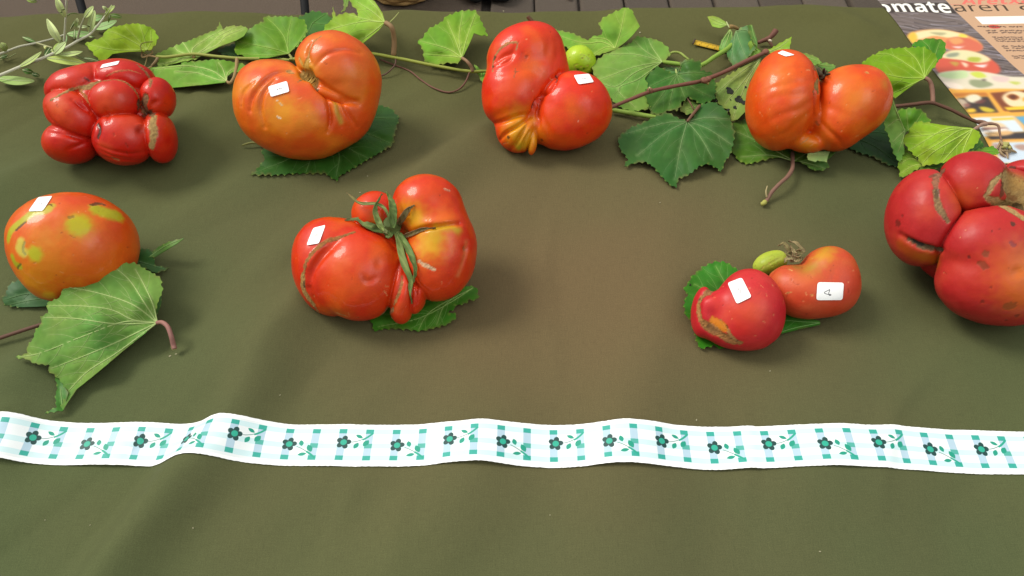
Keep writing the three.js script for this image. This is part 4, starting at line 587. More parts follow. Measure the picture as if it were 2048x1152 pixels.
{ // vine shoot in the middle, green
  const t = thing('vine_shoot', 'green grapevine shoot with broad leaves between the scarlet tomato and the cleft orange tomato', 'vine', baseAt(zC, 300, 600));
  leaf(t, { z: z3, out: [460, 170, 540, 185, 620, 200, 700, 238, 720, 245, 740, 222, 800, 210, 802, 180, 780, 150, 800, 112, 870, 76, 940, 45, 980, 58, 1000, 100, 1030, 160, 980, 220, 930, 265, 880, 300, 820, 320, 740, 345, 700, 320, 620, 300, 560, 275], plain: [13, 14, 15, 16, 17], base: [880, 292], col: '#6c9130', vein: PALE, matte: 1, tooth: 3,
    veins: [[910, 200, 940, 60], [800, 255, 700, 262, 520, 210], [830, 285, 740, 335], [830, 240, 740, 230]], hs: [460, 170, 6, 700, 240, 10, 940, 45, 26, 1030, 160, 22, 880, 292, 12, 740, 345, 4, 860, 150, 22] });
  leaf(t, { z: z3, out: [740, 400, 765, 370, 830, 320, 900, 292, 980, 258, 1010, 220, 1100, 232, 1150, 250, 1205, 290, 1212, 340, 1160, 380, 1100, 430, 1062, 470, 1090, 560, 1110, 620, 1080, 660, 980, 675, 900, 645, 850, 590, 790, 500, 750, 450], plain: [10, 11], base: [1165, 374], col: '#658a38', vein: '#a0b868', matte: 1, tooth: 3,
    veins: [[990, 408, 850, 460, 780, 485], [1050, 300, 1000, 250], [1100, 280, 1080, 235], [1000, 330, 850, 330], [1000, 440, 880, 525, 760, 490], [1020, 480, 900, 540, 1000, 650]], hs: [740, 400, 6, 900, 292, 12, 1010, 220, 14, 1200, 300, 10, 1165, 374, 8, 1000, 400, 14, 900, 520, 12, 1100, 620, 6, 980, 675, 3, 850, 590, 4] });
  leaf(t, { z: zC, out: [400, 360, 500, 370, 520, 400, 480, 430, 430, 400], base: [500, 390], col: '#4d7a40', vein: '#7fa060', veins: [[430, 380]], hs: [450, 390, 3], tooth: 2 });
  leaf(t, { z: zC, out: [510, 640, 550, 570, 620, 590, 650, 600, 620, 650, 560, 670], base: [640, 610], col: '#5f7a36', vein: '#8a9c58', veins: [[540, 640]], hs: [560, 620, 5], tooth: 2, matte: 1 });
  leaf(t, { z: zC, out: [285, 440, 320, 400, 370, 358, 450, 398, 490, 410, 520, 395, 515, 330, 570, 313, 650, 330, 640, 385, 720, 405, 742, 470, 735, 570, 650, 602, 570, 555, 530, 580, 500, 640, 450, 640, 390, 665, 330, 668, 300, 575, 285, 500], base: [492, 412], col: '#335c18', vein: '#6f8e48', tooth: 4.5, vw: 0.7,
    veins: [[400, 450, 300, 500], [455, 560, 440, 640], [400, 540, 320, 650], [530, 530, 550, 570], [600, 400, 720, 415], [530, 340, 580, 325], [600, 500, 720, 560]], hs: [285, 440, 8, 370, 360, 12, 570, 315, 20, 740, 470, 8, 650, 600, 7, 330, 665, 6, 492, 412, 9, 620, 380, 15], label: 'dark green lobed leaf under the brown cane' });
  stem(t, 'petiole', zC, [492, 412, 9, 488, 395, 10, 486, 380, 9], 0.0012, 0.001, '#9aa860');
  leaf(t, { z: zC, out: [115, 835, 130, 800, 200, 750, 300, 710, 420, 650, 500, 690, 558, 714, 600, 685, 650, 600, 720, 588, 790, 620, 830, 680, 862, 790, 850, 870, 830, 930, 800, 970, 775, 1035, 740, 1005, 690, 985, 640, 995, 560, 1060, 500, 1080, 488, 1138, 440, 1110, 400, 1070, 340, 1000, 290, 970, 220, 980, 155, 1000, 180, 955, 130, 890], base: [558, 714], col: '#315a20', vein: '#7c9860', tooth: 4, vw: 0.7, tip: '#8a8a40',
    veins: [[430, 780, 240, 930], [520, 850, 500, 960, 480, 1080], [640, 810, 720, 950], [440, 720, 170, 790], [680, 690, 830, 700], [690, 760, 840, 860]], hs: [115, 835, 3, 420, 650, 9, 558, 714, 8, 790, 620, 14, 860, 790, 9, 775, 1035, 2, 490, 1135, 1, 155, 1000, 2, 340, 850, 7, 640, 900, 9], label: 'large dark green leaf lying flat' });
  stem(t, 'petiole', zC, [558, 714, 9, 600, 660, 11, 640, 610, 12], 0.0013, 0.0016, '#6a4a34');
  leaf(t, { z: zC, out: [815, 240, 860, 150, 900, 112, 970, 93, 990, 140, 1006, 205, 992, 250, 940, 312, 850, 358, 815, 300], plain: [3, 4], base: [870, 135], col: '#46703a', vein: '#7c9c60', tooth: 2.4, veins: [[850, 250, 840, 330], [900, 220, 930, 290], [940, 130, 985, 180]], hs: [815, 240, 10, 970, 95, 22, 1006, 205, 20, 850, 355, 6, 900, 220, 18] });
  leaf(t, { z: zE, out: [1200, 300, 1290, 288, 1340, 420, 1390, 620, 1385, 720, 1310, 620, 1240, 480], plain: [1, 2, 3], base: [1280, 300], col: '#3c6a22', vein: '#7c9c50', tooth: 2, veins: [[1310, 450, 1380, 650]], hs: [1290, 290, 24, 1385, 700, 22, 1240, 480, 21] });
  leaf(t, { z: zC, out: [760, 255, 775, 200, 800, 160, 832, 116, 850, 150, 850, 190, 825, 235, 790, 262], base: [835, 122], col: '#4f7a22', vein: '#a2b868', tooth: 1.5, veins: [[790, 190, 768, 250], [815, 190, 790, 255], [845, 180, 830, 225]], hs: [760, 250, 6, 832, 118, 18, 840, 200, 12] });
  leaf(t, { z: zC, out: [688, 42, 720, 36, 760, 48, 800, 72, 816, 96, 770, 116, 720, 105], plain: [0, 1, 2, 3, 4, 5, 6], base: [816, 98], col: '#84a03c', vein: '#a4b868', matte: 1, veins: [[770, 80, 700, 50], [770, 95, 720, 85]], hs: [690, 45, 16, 816, 98, 18, 740, 100, 12], label: 'tiny pale shoot-tip leaf' });
  leaf(t, { z: zE, out: [1220, 620, 1275, 585, 1330, 650, 1440, 770, 1440, 830, 1330, 900, 1180, 950, 1200, 880, 1250, 800], base: [1430, 800], col: '#6c9428', vein: '#9cb65c', matte: 1, tooth: 2, veins: [[1330, 720, 1270, 620], [1300, 850]], hs: [1250, 620, 24, 1430, 800, 16, 1200, 930, 12] });
  stem(t, 'cane', zE, [850, 330, 18, 920, 320, 18, 1040, 370, 15], 0.0022, 0.0016, '#8c7040', 0.3); stem(t, 'petiole', zE, [860, 340, 18, 820, 280, 18, 795, 225, 17], 0.0008, 0.0006, '#a8b078');
  stem(t, 'cane', zC, [75, 640, 4, 200, 660, 5, 350, 685, 5, 430, 690, 4], 0.0022, 0.0022, '#7f9a3a'); stem(t, 'cane', zC, [400, 332, 8, 520, 350, 9, 590, 372, 9, 660, 348, 10, 740, 295, 11, 812, 250, 12, 850, 215, 12], 0.0021, 0.0023, '#7d9c34');
  stem(t, 'tendril', zC, [440, 285, 7, 470, 270, 9, 510, 275, 9, 545, 300, 9, 570, 320, 8], 0.0013, 0.0011, '#8a9a44'); stem(t, 'tendril', zC, [555, 560, 8, 580, 600, 9, 600, 640, 7], 0.0007, 0.0006, '#6a4a34');
}
{ // brown cane lying over the leaves
  const t = thing('vine_cane', 'thin reddish brown cane lying slantwise over the leaves towards the cleft tomato', 'cane', baseAt(zC, 330, 600));
  stem(t, 'cane', zC, [60, 628, 14, 200, 570, 16, 330, 520, 18, 480, 487, 19, 660, 452, 19, 690, 440, 20, 800, 395, 22, 920, 335, 24, 1065, 268, 26], 0.0017, 0.0021, '#6e4232', 0.14);
  const g = [[320, 516, 0.0026], [668, 450, 0.0031], [692, 442, 0.0026], [1060, 268, 0.0028]].map(([x, y, r]) => { const q = zC(x, y), p = P(q[0], q[1], 0.0185 + (x - 320) / 740 * 0.0075), s = new THREE.SphereGeometry(r, 12, 10); const a = s.attributes.position; for (let i = 0; i < a.count; i++) { const k = 1 + 0.25 * noise(a.getX(i) * 700, a.getY(i) * 700, a.getZ(i) * 700); a.setXYZ(i, a.getX(i) * k, a.getY(i) * k * 0.8, a.getZ(i) * k); } s.computeVertexNormals(); s.translate(p.x, p.y, p.z); return s; });
  for (const n of g) part('node', n, bark('#774a36'), t);
  stem(t, 'bud', zC, [318, 512, 20, 318, 502, 23, 316, 494, 24], 0.0012, 0.0008, '#c0b080'); stem(t, 'bud', zC, [683, 452, 20, 690, 465, 20, 688, 476, 18], 0.0017, 0.001, '#b5a86c');
  leaf(t, { z: zC, out: [730, 480, 800, 430, 900, 370, 1035, 305, 1010, 370, 960, 450, 945, 560, 940, 640, 880, 700, 840, 712, 832, 650, 760, 600, 738, 540], plain: [2, 3, 4, 5, 6, 7, 8], base: [1025, 312], col: '#6d8038', vein: '#a2ae68', matte: 1, tooth: 3, veins: [[880, 415, 735, 540], [900, 480, 800, 600], [940, 460, 850, 690]], hs: [730, 480, 8, 1035, 305, 23, 940, 640, 12, 840, 710, 4, 760, 600, 5, 900, 480, 15], spots: [830, 515, 20, 842, 528, 15, 815, 500, 9, 880, 570, 17, 900, 580, 19, 918, 590, 14, 820, 640, 11, 745, 580, 7, 862, 622, 9, 932, 492, 7, 835, 575, 5, 890, 555, 10, 720, 560, 5, 870, 630, 6], label: 'yellowish leaf with black holes and spots' });
  leaf(t, { z: z4, out: [400, 130, 440, 105, 500, 72, 556, 40, 548, 85, 540, 130, 470, 150], base: [420, 130], col: '#7a9828', vein: '#a8b868', matte: 1, tooth: 2, veins: [[480, 105, 540, 60], [500, 125, 540, 110]], hs: [400, 130, 15, 556, 40, 18, 500, 120, 12] });
  leaf(t, { z: z4, out: [600, 140, 640, 140, 700, 160, 740, 195, 700, 215, 650, 190], base: [610, 150], col: '#5a7a2a', vein: '#8aa050', tooth: 2, veins: [[720, 190]], hs: [600, 140, 20, 740, 195, 30, 650, 190, 26] });
  leaf(t, { z: z4, out: [700, 205, 760, 198, 825, 215, 800, 245, 760, 250], base: [710, 210], col: '#5a7a32', vein: '#8aa050', tooth: 2, veins: [[800, 220]], hs: [700, 205, 20, 820, 215, 22, 760, 250, 20] });
}
{ const t = thing('cane_piece', 'short forked brown cane end lying behind the cleft orange tomato', 'cane', baseAt(zE, 1560, 600));
  stem(t, 'cane', zE, [1400, 630, 4, 1490, 590, 5, 1590, 555, 7, 1660, 500, 9, 1720, 430, 11, 1745, 390, 12], 0.002, 0.003, '#6a4030', 0.25); stem(t, 'cane', zE, [1590, 560, 7, 1640, 630, 5, 1680, 710, 3], 0.0019, 0.0013, '#74503a', 0.25); stem(t, 'bud', zE, [1620, 585, 8, 1645, 590, 9, 1655, 605, 8], 0.0014, 0.001, '#c8b8a0'); }
{ // leaf under the cleft tomato
  const t = thing('vine_leaf', 'green vine leaf with a rolled edge and long brown stalk under the cleft orange tomato', 'leaf', baseAt(z4, 520, 760));
  leaf(t, { z: z4, name: 'leaf_blade', out: [195, 740, 185, 650, 195, 560, 280, 540, 400, 600, 600, 640, 800, 640, 860, 700, 800, 745, 700, 770, 640, 800, 570, 795, 520, 770, 440, 775, 290, 812, 240, 795], plain: [6, 7, 8, 9, 10, 11, 12], base: [570, 795], col: '#496e1e', vein: '#90a860', tooth: 3.4, veins: [[400, 700, 230, 620], [430, 760, 250, 770], [560, 700], [700, 720, 820, 700]], hs: [195, 740, 1.2, 195, 560, 3, 570, 795, 3, 640, 680, 1, 290, 812, 1, 800, 700, 1.2] });
  leaf(t, { z: z4, name: 'leaf_fold', out: [600, 795, 650, 780, 660, 755, 720, 738, 830, 730, 800, 765, 765, 790, 785, 830, 745, 852, 680, 845, 640, 815], plain: [0, 1, 2, 4, 5, 6], base: [605, 797], col: '#4f7430', vein: '#8aa25c', tooth: 2.5, veins: [[680, 815, 760, 840]], hs: [600, 795, 3, 830, 730, 6, 765, 790, 8, 745, 850, 2, 680, 800, 5] });
  leaf(t, { z: z4, name: 'leaf_fold', out: [652, 748, 700, 738, 790, 735, 775, 765, 770, 800, 715, 790, 700, 800, 655, 785], plain: [0, 1, 2, 3, 6], base: [660, 750], col: '#82995a', vein: '#a0b070', matte: 1, tooth: 2, veins: [[760, 755]], hs: [652, 750, 13, 770, 795, 11, 700, 798, 12] });
  stem(t, 'petiole', z4, [560, 740, 3, 562, 795, 5, 560, 840, 7, 530, 890, 8, 480, 935, 8, 430, 990, 5, 400, 1040, 2, 382, 1052, 2], 0.0019, 0.0017, '#7a5848'); stem(t, 'bud', z4, [395, 1040, 3, 385, 1052, 3, 372, 1055, 2], 0.0024, 0.0018, '#a2a04c'); stem(t, 'bud', z4, [405, 1015, 4, 400, 980, 7, 408, 945, 9], 0.0009, 0.0005, '#a4966a');
}
{ const t = thing('vine_leaf', 'very dark green toothed leaf tucked under the right side of the cleft orange tomato', 'leaf', baseAt(z4, 1080, 720));
  leaf(t, { z: z4, name: 'leaf_blade', out: [860, 690, 960, 600, 1080, 540, 1180, 580, 1200, 700, 1212, 832, 1130, 812, 1070, 780, 1040, 762, 960, 740, 905, 712], base: [900, 640], col: '#24481a', vein: '#3f6430', tooth: 4, tip: '#7f9458', veins: [[1050, 700, 1190, 800], [1080, 620, 1180, 640]], hs: [860, 690, 1, 1080, 540, 3, 1200, 700, 2, 1210, 830, 1.2] }); }
{ // vine shoot on the right
  const t = thing('vine_shoot', 'brown grapevine shoot with bright yellow-green leaves reaching onto the poster at right', 'vine', baseAt(z5, 720, 960));
  stem(t, 'cane', z5, [380, 945, 10, 560, 925, 12, 720, 910, 13, 800, 935, 12, 900, 975, 11, 1010, 1030, 9, 1130, 1082, 7, 1190, 1095, 6], 0.0018, 0.0016, '#5c3a28', 0.15);
  stem(t, 'cane', zD, [1230, 365, 6, 1290, 360, 7, 1350, 385, 8, 1420, 390, 9, 1475, 410, 9, 1495, 500, 6, 1515, 590, 3], 0.0016, 0.001, '#80604e', 0.3); stem(t, 'petiole', zD, [1190, 460, 15, 1240, 430, 12, 1290, 400, 9, 1350, 392, 8], 0.0015, 0.0017, '#9c7a68', 0.2);
  leaf(t, { z: z5, out: [545, 400, 600, 358, 700, 338, 760, 345, 820, 352, 850, 400, 840, 470, 770, 555, 700, 470], base: [740, 560], col: '#3f7a14', vein: '#7ca044', veins: [[700, 420, 640, 360], [770, 440, 800, 360]], hs: [545, 400, 22, 700, 340, 26, 850, 400, 22, 770, 550, 18], tooth: 3 });
  leaf(t, { z: z5, out: [105, 560, 180, 500, 300, 440, 420, 425, 540, 420, 650, 413, 720, 450, 765, 490, 770, 560, 720, 625, 665, 692, 560, 750, 480, 810, 400, 872, 330, 800, 290, 700, 200, 620], plain: [9, 10, 11, 12], base: [665, 690], col: '#668a14', vein: '#a2bc4c', matte: 1, tooth: 3, vw: 1.1,
    veins: [[480, 688, 280, 650], [520, 580, 340, 480, 240, 480], [590, 530, 480, 430], [655, 560, 650, 425], [500, 770, 370, 830], [690, 620, 760, 520]], hs: [105, 560, 18, 300, 440, 26, 650, 415, 30, 770, 530, 27, 665, 690, 22, 400, 870, 10, 450, 620, 24], label: 'bright yellow-green leaf seen from below' });
  stem(t, 'petiole', z5, [665, 690, 22, 700, 710, 22, 722, 760, 19, 732, 840, 15, 735, 912, 13], 0.0019, 0.0022, '#7f5a48', 0.15);
  leaf(t, { z: zD, out: [330, 230, 430, 212, 500, 203, 600, 230, 650, 290, 705, 365, 560, 430, 440, 480, 380, 410, 340, 310], base: [440, 470], col: '#4c7a12', vein: '#7f9c3c', veins: [[430, 350, 420, 230], [530, 370, 600, 260]], hs: [330, 230, 14, 500, 205, 18, 700, 360, 10, 440, 470, 6], tooth: 3.4 });
  leaf(t, { z: zD, out: [225, -10, 240, 40, 262, 80, 300, 200, 340, 300, 380, 410, 425, 470, 380, 560, 400, 700, 345, 830, 280, 742, 240, 620, 212, 520, 170, 440, 165, 330, 182, 240, 232, 170, 225, 80], plain: [0, 1, 2, 3, 4, 5, 6, 7, 15], base: [400, 470], col: '#6c9440', vein: '#a4bc6c', matte: 1, tooth: 3.4, veins: [[340, 520, 260, 600], [380, 560, 320, 720], [330, 340, 200, 420], [300, 230, 250, 100]], hs: [225, -10, 42, 180, 250, 26, 300, 200, 34, 420, 470, 14, 170, 440, 18, 345, 830, 6], label: 'narrow upright leaf standing on edge' });
  leaf(t, { z: zD, out: [340, 1000, 345, 950, 320, 850, 370, 760, 400, 660, 460, 690, 560, 800, 620, 870, 520, 920, 430, 985], base: [620, 850], col: '#6f9428', vein: '#b0c45c', matte: 1, tooth: 3.4, veins: [[480, 880, 360, 960], [460, 790, 350, 850], [460, 730, 400, 700]], hs: [340, 990, 3, 400, 660, 8, 620, 870, 10] });
  leaf(t, { z: zD, out: [1150, 710, 1240, 685, 1320, 665, 1400, 645, 1450, 670, 1492, 722, 1450, 740, 1400, 755, 1250, 790], base: [1190, 720], col: '#5a8418', vein: '#86a440', tooth: 3, veins: [[1300, 700, 1470, 715]], hs: [1150, 710, 14, 1490, 720, 10, 1300, 750, 12] });
  leaf(t, { z: zD, out: [1150, 700, 1200, 640, 1260, 575, 1310, 620, 1310, 650, 1220, 690], base: [1180, 700], col: '#35641a', vein: '#5f8434', tooth: 2, veins: [[1280, 620]], hs: [1150, 700, 12, 1290, 620, 9] });
  leaf(t, { z: zD, out: [600, 868, 760, 850, 920, 815, 860, 880, 740, 905, 560, 920], base: [900, 830], col: '#3f6c18', vein: '#6a9040', tooth: 2, veins: [[640, 890]], hs: [560, 910, 9, 900, 830, 11] });
  leaf(t, { z: zD, out: [340, 580, 380, 550, 430, 510, 490, 400, 560, 360, 700, 382, 900, 412, 1170, 436, 1260, 482, 1270, 545, 1200, 650, 1080, 732, 920, 820, 760, 852, 600, 872, 560, 790, 460, 700, 400, 620], plain: [5, 6, 7], base: [1180, 450], col: '#7a9a20', vein: '#b4ca5c', matte: 1, tooth: 3.4, vw: 1.1,
    veins: [[1000, 450, 720, 510, 430, 535], [950, 580, 700, 740, 600, 850], [1040, 460, 800, 610, 520, 780], [1000, 640, 830, 830], [1100, 620, 1060, 730], [900, 440, 620, 590, 460, 690]], hs: [340, 580, 12, 490, 400, 22, 900, 412, 26, 1260, 500, 19, 1080, 730, 16, 600, 870, 10, 800, 600, 23], label: 'broad pale green leaf above the big red cluster' });
  const dg = []; for (const a of [[1500, 590, 4, 1530, 630, 6, 1570, 660, 3], [1510, 600, 4, 1480, 650, 3, 1460, 680, 2], [1530, 620, 5, 1600, 640, 4, 1640, 690, 2], [1520, 640, 4, 1500, 710, 3, 1560, 770, 2], [1540, 640, 4, 1560, 700, 4, 1620, 720, 2], [1560, 700, 4, 1640, 700, 3, 1690, 720, 2], [1500, 690, 3, 1570, 720, 3, 1590, 790, 2]]) dg.push(pxRod(zD, a, 0.0013, 0.0006, 6, 0.4));
  part('flower_stalk', mergeGeometries(dg), bark('#98805e'), t).userData.label = 'dried brown flower stalk';
  const bd = []; for (let i = 0; i < 14; i++) { const q = zD(1535 + 75 * rnd(), 600 + 70 * rnd()), p = P(q[0], q[1], 0.004 + 0.003 * rnd()), s = new THREE.SphereGeometry(0.0011 + 0.0006 * rnd(), 8, 6); s.translate(p.x, p.y, p.z); bd.push(s); } part('flower_buds', mergeGeometries(bd), bark('#a3a05e'), t);
}
{ const t = thing('vine_leaf', 'dark green toothed leaf flat on the cloth under the orange ribbed tomato', 'leaf', baseAt(z2, 700, 950));
  leaf(t, { z: z2, name: 'leaf_blade', out: [185, 1060, 235, 1015, 275, 960, 252, 925, 262, 885, 215, 830, 350, 800, 600, 760, 860, 680, 960, 635, 1040, 660, 1085, 715, 1062, 800, 1046, 880, 950, 935, 870, 980, 790, 1030, 726, 1065, 710, 1098, 640, 1052, 460, 1050, 330, 1060], base: [640, 800], col: '#2a5216', vein: '#5c8040', tooth: 4.2, veins: [[720, 930, 705, 1070], [850, 800, 1040, 870], [880, 720, 1060, 720], [480, 930, 200, 1055], [560, 940, 520, 1045], [780, 900, 900, 960]], hs: [185, 1060, 1.2, 600, 850, 1, 1085, 715, 5, 1040, 660, 4, 710, 1095, 1, 950, 935, 3] });
  stem(t, 'leaf_tip', z2, [262, 885, 3, 215, 866, 4, 170, 870, 4, 133, 882, 2], 0.0014, 0.0007, '#77783a'); }
{ const t = thing('vine_leaf', 'green leaf with an insect-eaten edge under the large central tomato', 'leaf', baseAt(z8, 900, 960));
  leaf(t, { z: z8, name: 'leaf_blade', out: [605, 965, 625, 1000, 630, 1036, 700, 1020, 770, 1022, 840, 1026, 905, 1036, 990, 1020, 1075, 995, 1130, 955, 1120, 925, 1085, 928, 1090, 910, 1115, 905, 1125, 880, 1190, 868, 1200, 850, 1245, 848, 1268, 828, 1250, 772, 1200, 762, 1100, 820, 900, 850, 700, 900], base: [1230, 775], col: '#3f7a1e', vein: '#8fae58', tooth: 4, veins: [[1100, 860, 900, 960, 660, 1010], [960, 930, 900, 1030], [1060, 880, 1010, 1000]], hs: [605, 965, 1, 630, 1036, 1.2, 900, 1000, 2, 1130, 950, 3, 1268, 828, 6, 1200, 765, 5, 900, 860, 1] }); }
{ const t = thing('vine_leaf', 'bright green folded leaf beneath the pink-red tomato and the one marked 8', 'leaf', baseAt(z9, 500, 800));
  leaf(t, { z: z9, name: 'leaf_blade', out: [640, 350, 580, 310, 520, 278, 430, 285, 340, 325, 255, 395, 205, 465, 168, 530, 205, 565, 180, 610, 165, 665, 190, 760, 240, 800, 235, 850, 268, 900, 275, 980, 320, 1050, 440, 1018, 485, 1052, 600, 1030, 700, 1000, 800, 700], plain: [17, 18, 19], base: [760, 820], col: '#2f7014', vein: '#7fae50', tooth: 4.6, veins: [[480, 600, 260, 480], [440, 820, 240, 860], [540, 480, 450, 320]], hs: [520, 280, 9, 168, 530, 6, 165, 665, 5, 275, 980, 2, 320, 1050, 1.5, 600, 700, 1, 600, 1030, 1.5, 760, 820, 1], spots: [225, 485, 9] });
  leaf(t, { z: z9, name: 'leaf_fold', out: [780, 1000, 900, 960, 1000, 925, 1180, 880, 1375, 836, 1372, 805, 1250, 780, 1100, 740, 900, 760], plain: [0, 1, 2, 3, 4, 5, 6, 7, 8], base: [1374, 822], col: '#2f6c1a', vein: '#6c9c4c', tooth: 1, veins: [[1150, 868, 960, 925], [1200, 810, 1050, 800]], hs: [780, 1000, 1.5, 1000, 900, 4, 1374, 820, 3, 1000, 780, 1] }); }
{ const t = thing('vine_leaf', 'large pale green leaf turned underside up in front of the spotted orange tomato', 'leaf', baseAt(z7, 450, 750));
  leaf(t, { z: z7, name: 'leaf_fold', out: [262, 930, 290, 965, 328, 1020, 305, 1105, 280, 1108, 215, 1120, 240, 1105, 272, 1090, 264, 1040, 275, 1000], plain: [1, 2], base: [300, 1090], col: '#3c6c22', vein: '#7c9c54', tooth: 3, veins: [[290, 1000]], hs: [262, 930, 5, 328, 1020, 6, 300, 1100, 3, 215, 1120, 1.5] });
  leaf(t, { z: z7, name: 'leaf_fold', out: [745, 580, 775, 545, 775, 590, 752, 645], base: [752, 640], col: '#3f6c34', vein: '#7c9c54', tooth: 2, veins: [], hs: [745, 580, 6, 752, 640, 5] });
  leaf(t, { z: z7, name: 'leaf_blade', out: [75, 850, 130, 832, 130, 800, 160, 760, 170, 720, 198, 690, 195, 655, 230, 640, 225, 590, 285, 565, 300, 530, 292, 495, 350, 470, 430, 425, 530, 390, 600, 400, 650, 398, 700, 430, 770, 468, 780, 530, 760, 580, 748, 620, 755, 685, 690, 740, 600, 812, 470, 922, 370, 1002, 330, 1060, 302, 1105, 292, 1090, 325, 1020, 285, 955, 230, 912, 240, 890, 165, 880, 130, 860], plain: [21, 22, 23, 24, 25, 26, 27], base: [755, 685], col: '#5f8438', vein: '#a9bc74', matte: 1, tooth: 3.4, vw: 1.25,
    veins: [[600, 680, 400, 750, 180, 835, 90, 850], [640, 672, 540, 625, 395, 605, 235, 605], [640, 600, 460, 540, 310, 512], [700, 600, 620, 480, 540, 410], [735, 600, 690, 500, 650, 430], [600, 760, 440, 830, 245, 905], [560, 830, 420, 920, 330, 1010], [550, 690, 360, 665, 210, 660]], hs: [75, 850, 3, 225, 590, 18, 300, 490, 26, 530, 392, 30, 770, 470, 22, 755, 685, 12, 600, 810, 9, 370, 1000, 5, 302, 1100, 3, 450, 650, 26, 200, 760, 10, 650, 560, 24] });
  stem(t, 'petiole', z7, [752, 685, 13, 780, 684, 16, 805, 705, 16, 822, 750, 12, 832, 790, 7, 838, 812, 5], 0.0016, 0.0018, '#94665c', 0.1); stem(t, 'stalk_end', z7, [832, 795, 6, 838, 816, 4], 0.0019, 0.0016, '#a8a064', 0.1); }
{ const t = thing('vine_leaf', 'small dark leaf corner showing left below the spotted orange tomato', 'leaf', baseAt(z7, 110, 560));
  leaf(t, { z: z7, name: 'leaf_blade', out: [3, 572, 30, 540, 42, 505, 85, 480, 180, 470, 300, 520, 280, 590, 215, 606, 100, 610, 28, 602], plain: [4, 5, 6, 7], base: [250, 560], col: '#2c5428', vein: '#5f8450', tooth: 4, veins: [[140, 545, 20, 575], [130, 580, 40, 600]], hs: [3, 572, 4, 85, 480, 5, 280, 560, 1, 100, 610, 1.2] }); }
{ const t = thing('vine_leaf', 'curled dark green leaf end sticking out right of the spotted orange tomato', 'leaf', baseAt(z7, 700, 380));
  leaf(t, { z: z7, name: 'leaf_blade', out: [600, 330, 662, 330, 720, 330, 735, 350, 745, 410, 812, 422, 790, 435, 745, 445, 700, 425, 640, 420], plain: [0, 9], base: [620, 380], col: '#335c28', vein: '#5f8450', tooth: 2.5, veins: [[700, 400, 790, 428]], hs: [600, 340, 2, 720, 330, 8, 745, 410, 5, 810, 424, 2] });
  leaf(t, { z: z7, name: 'leaf_fold', out: [712, 372, 740, 335, 790, 305, 840, 288, 882, 280, 850, 305, 800, 335, 745, 368], plain: [4, 5, 6], base: [718, 368], col: '#456c28', vein: '#7c9c54', tooth: 2, veins: [[790, 320, 870, 284]], hs: [712, 372, 7, 882, 280, 16] }); }
{ const t = thing('twig', 'thin straight brown twig poking in at the left edge under the pale leaf', 'twig', baseAt(zI, 40, 665)); stem(t, 'bark', zI, [-60, 697, 3, 0, 676, 4, 45, 661, 5, 95, 645, 6], 0.0015, 0.0014, '#5c3c2c', 0.1); }

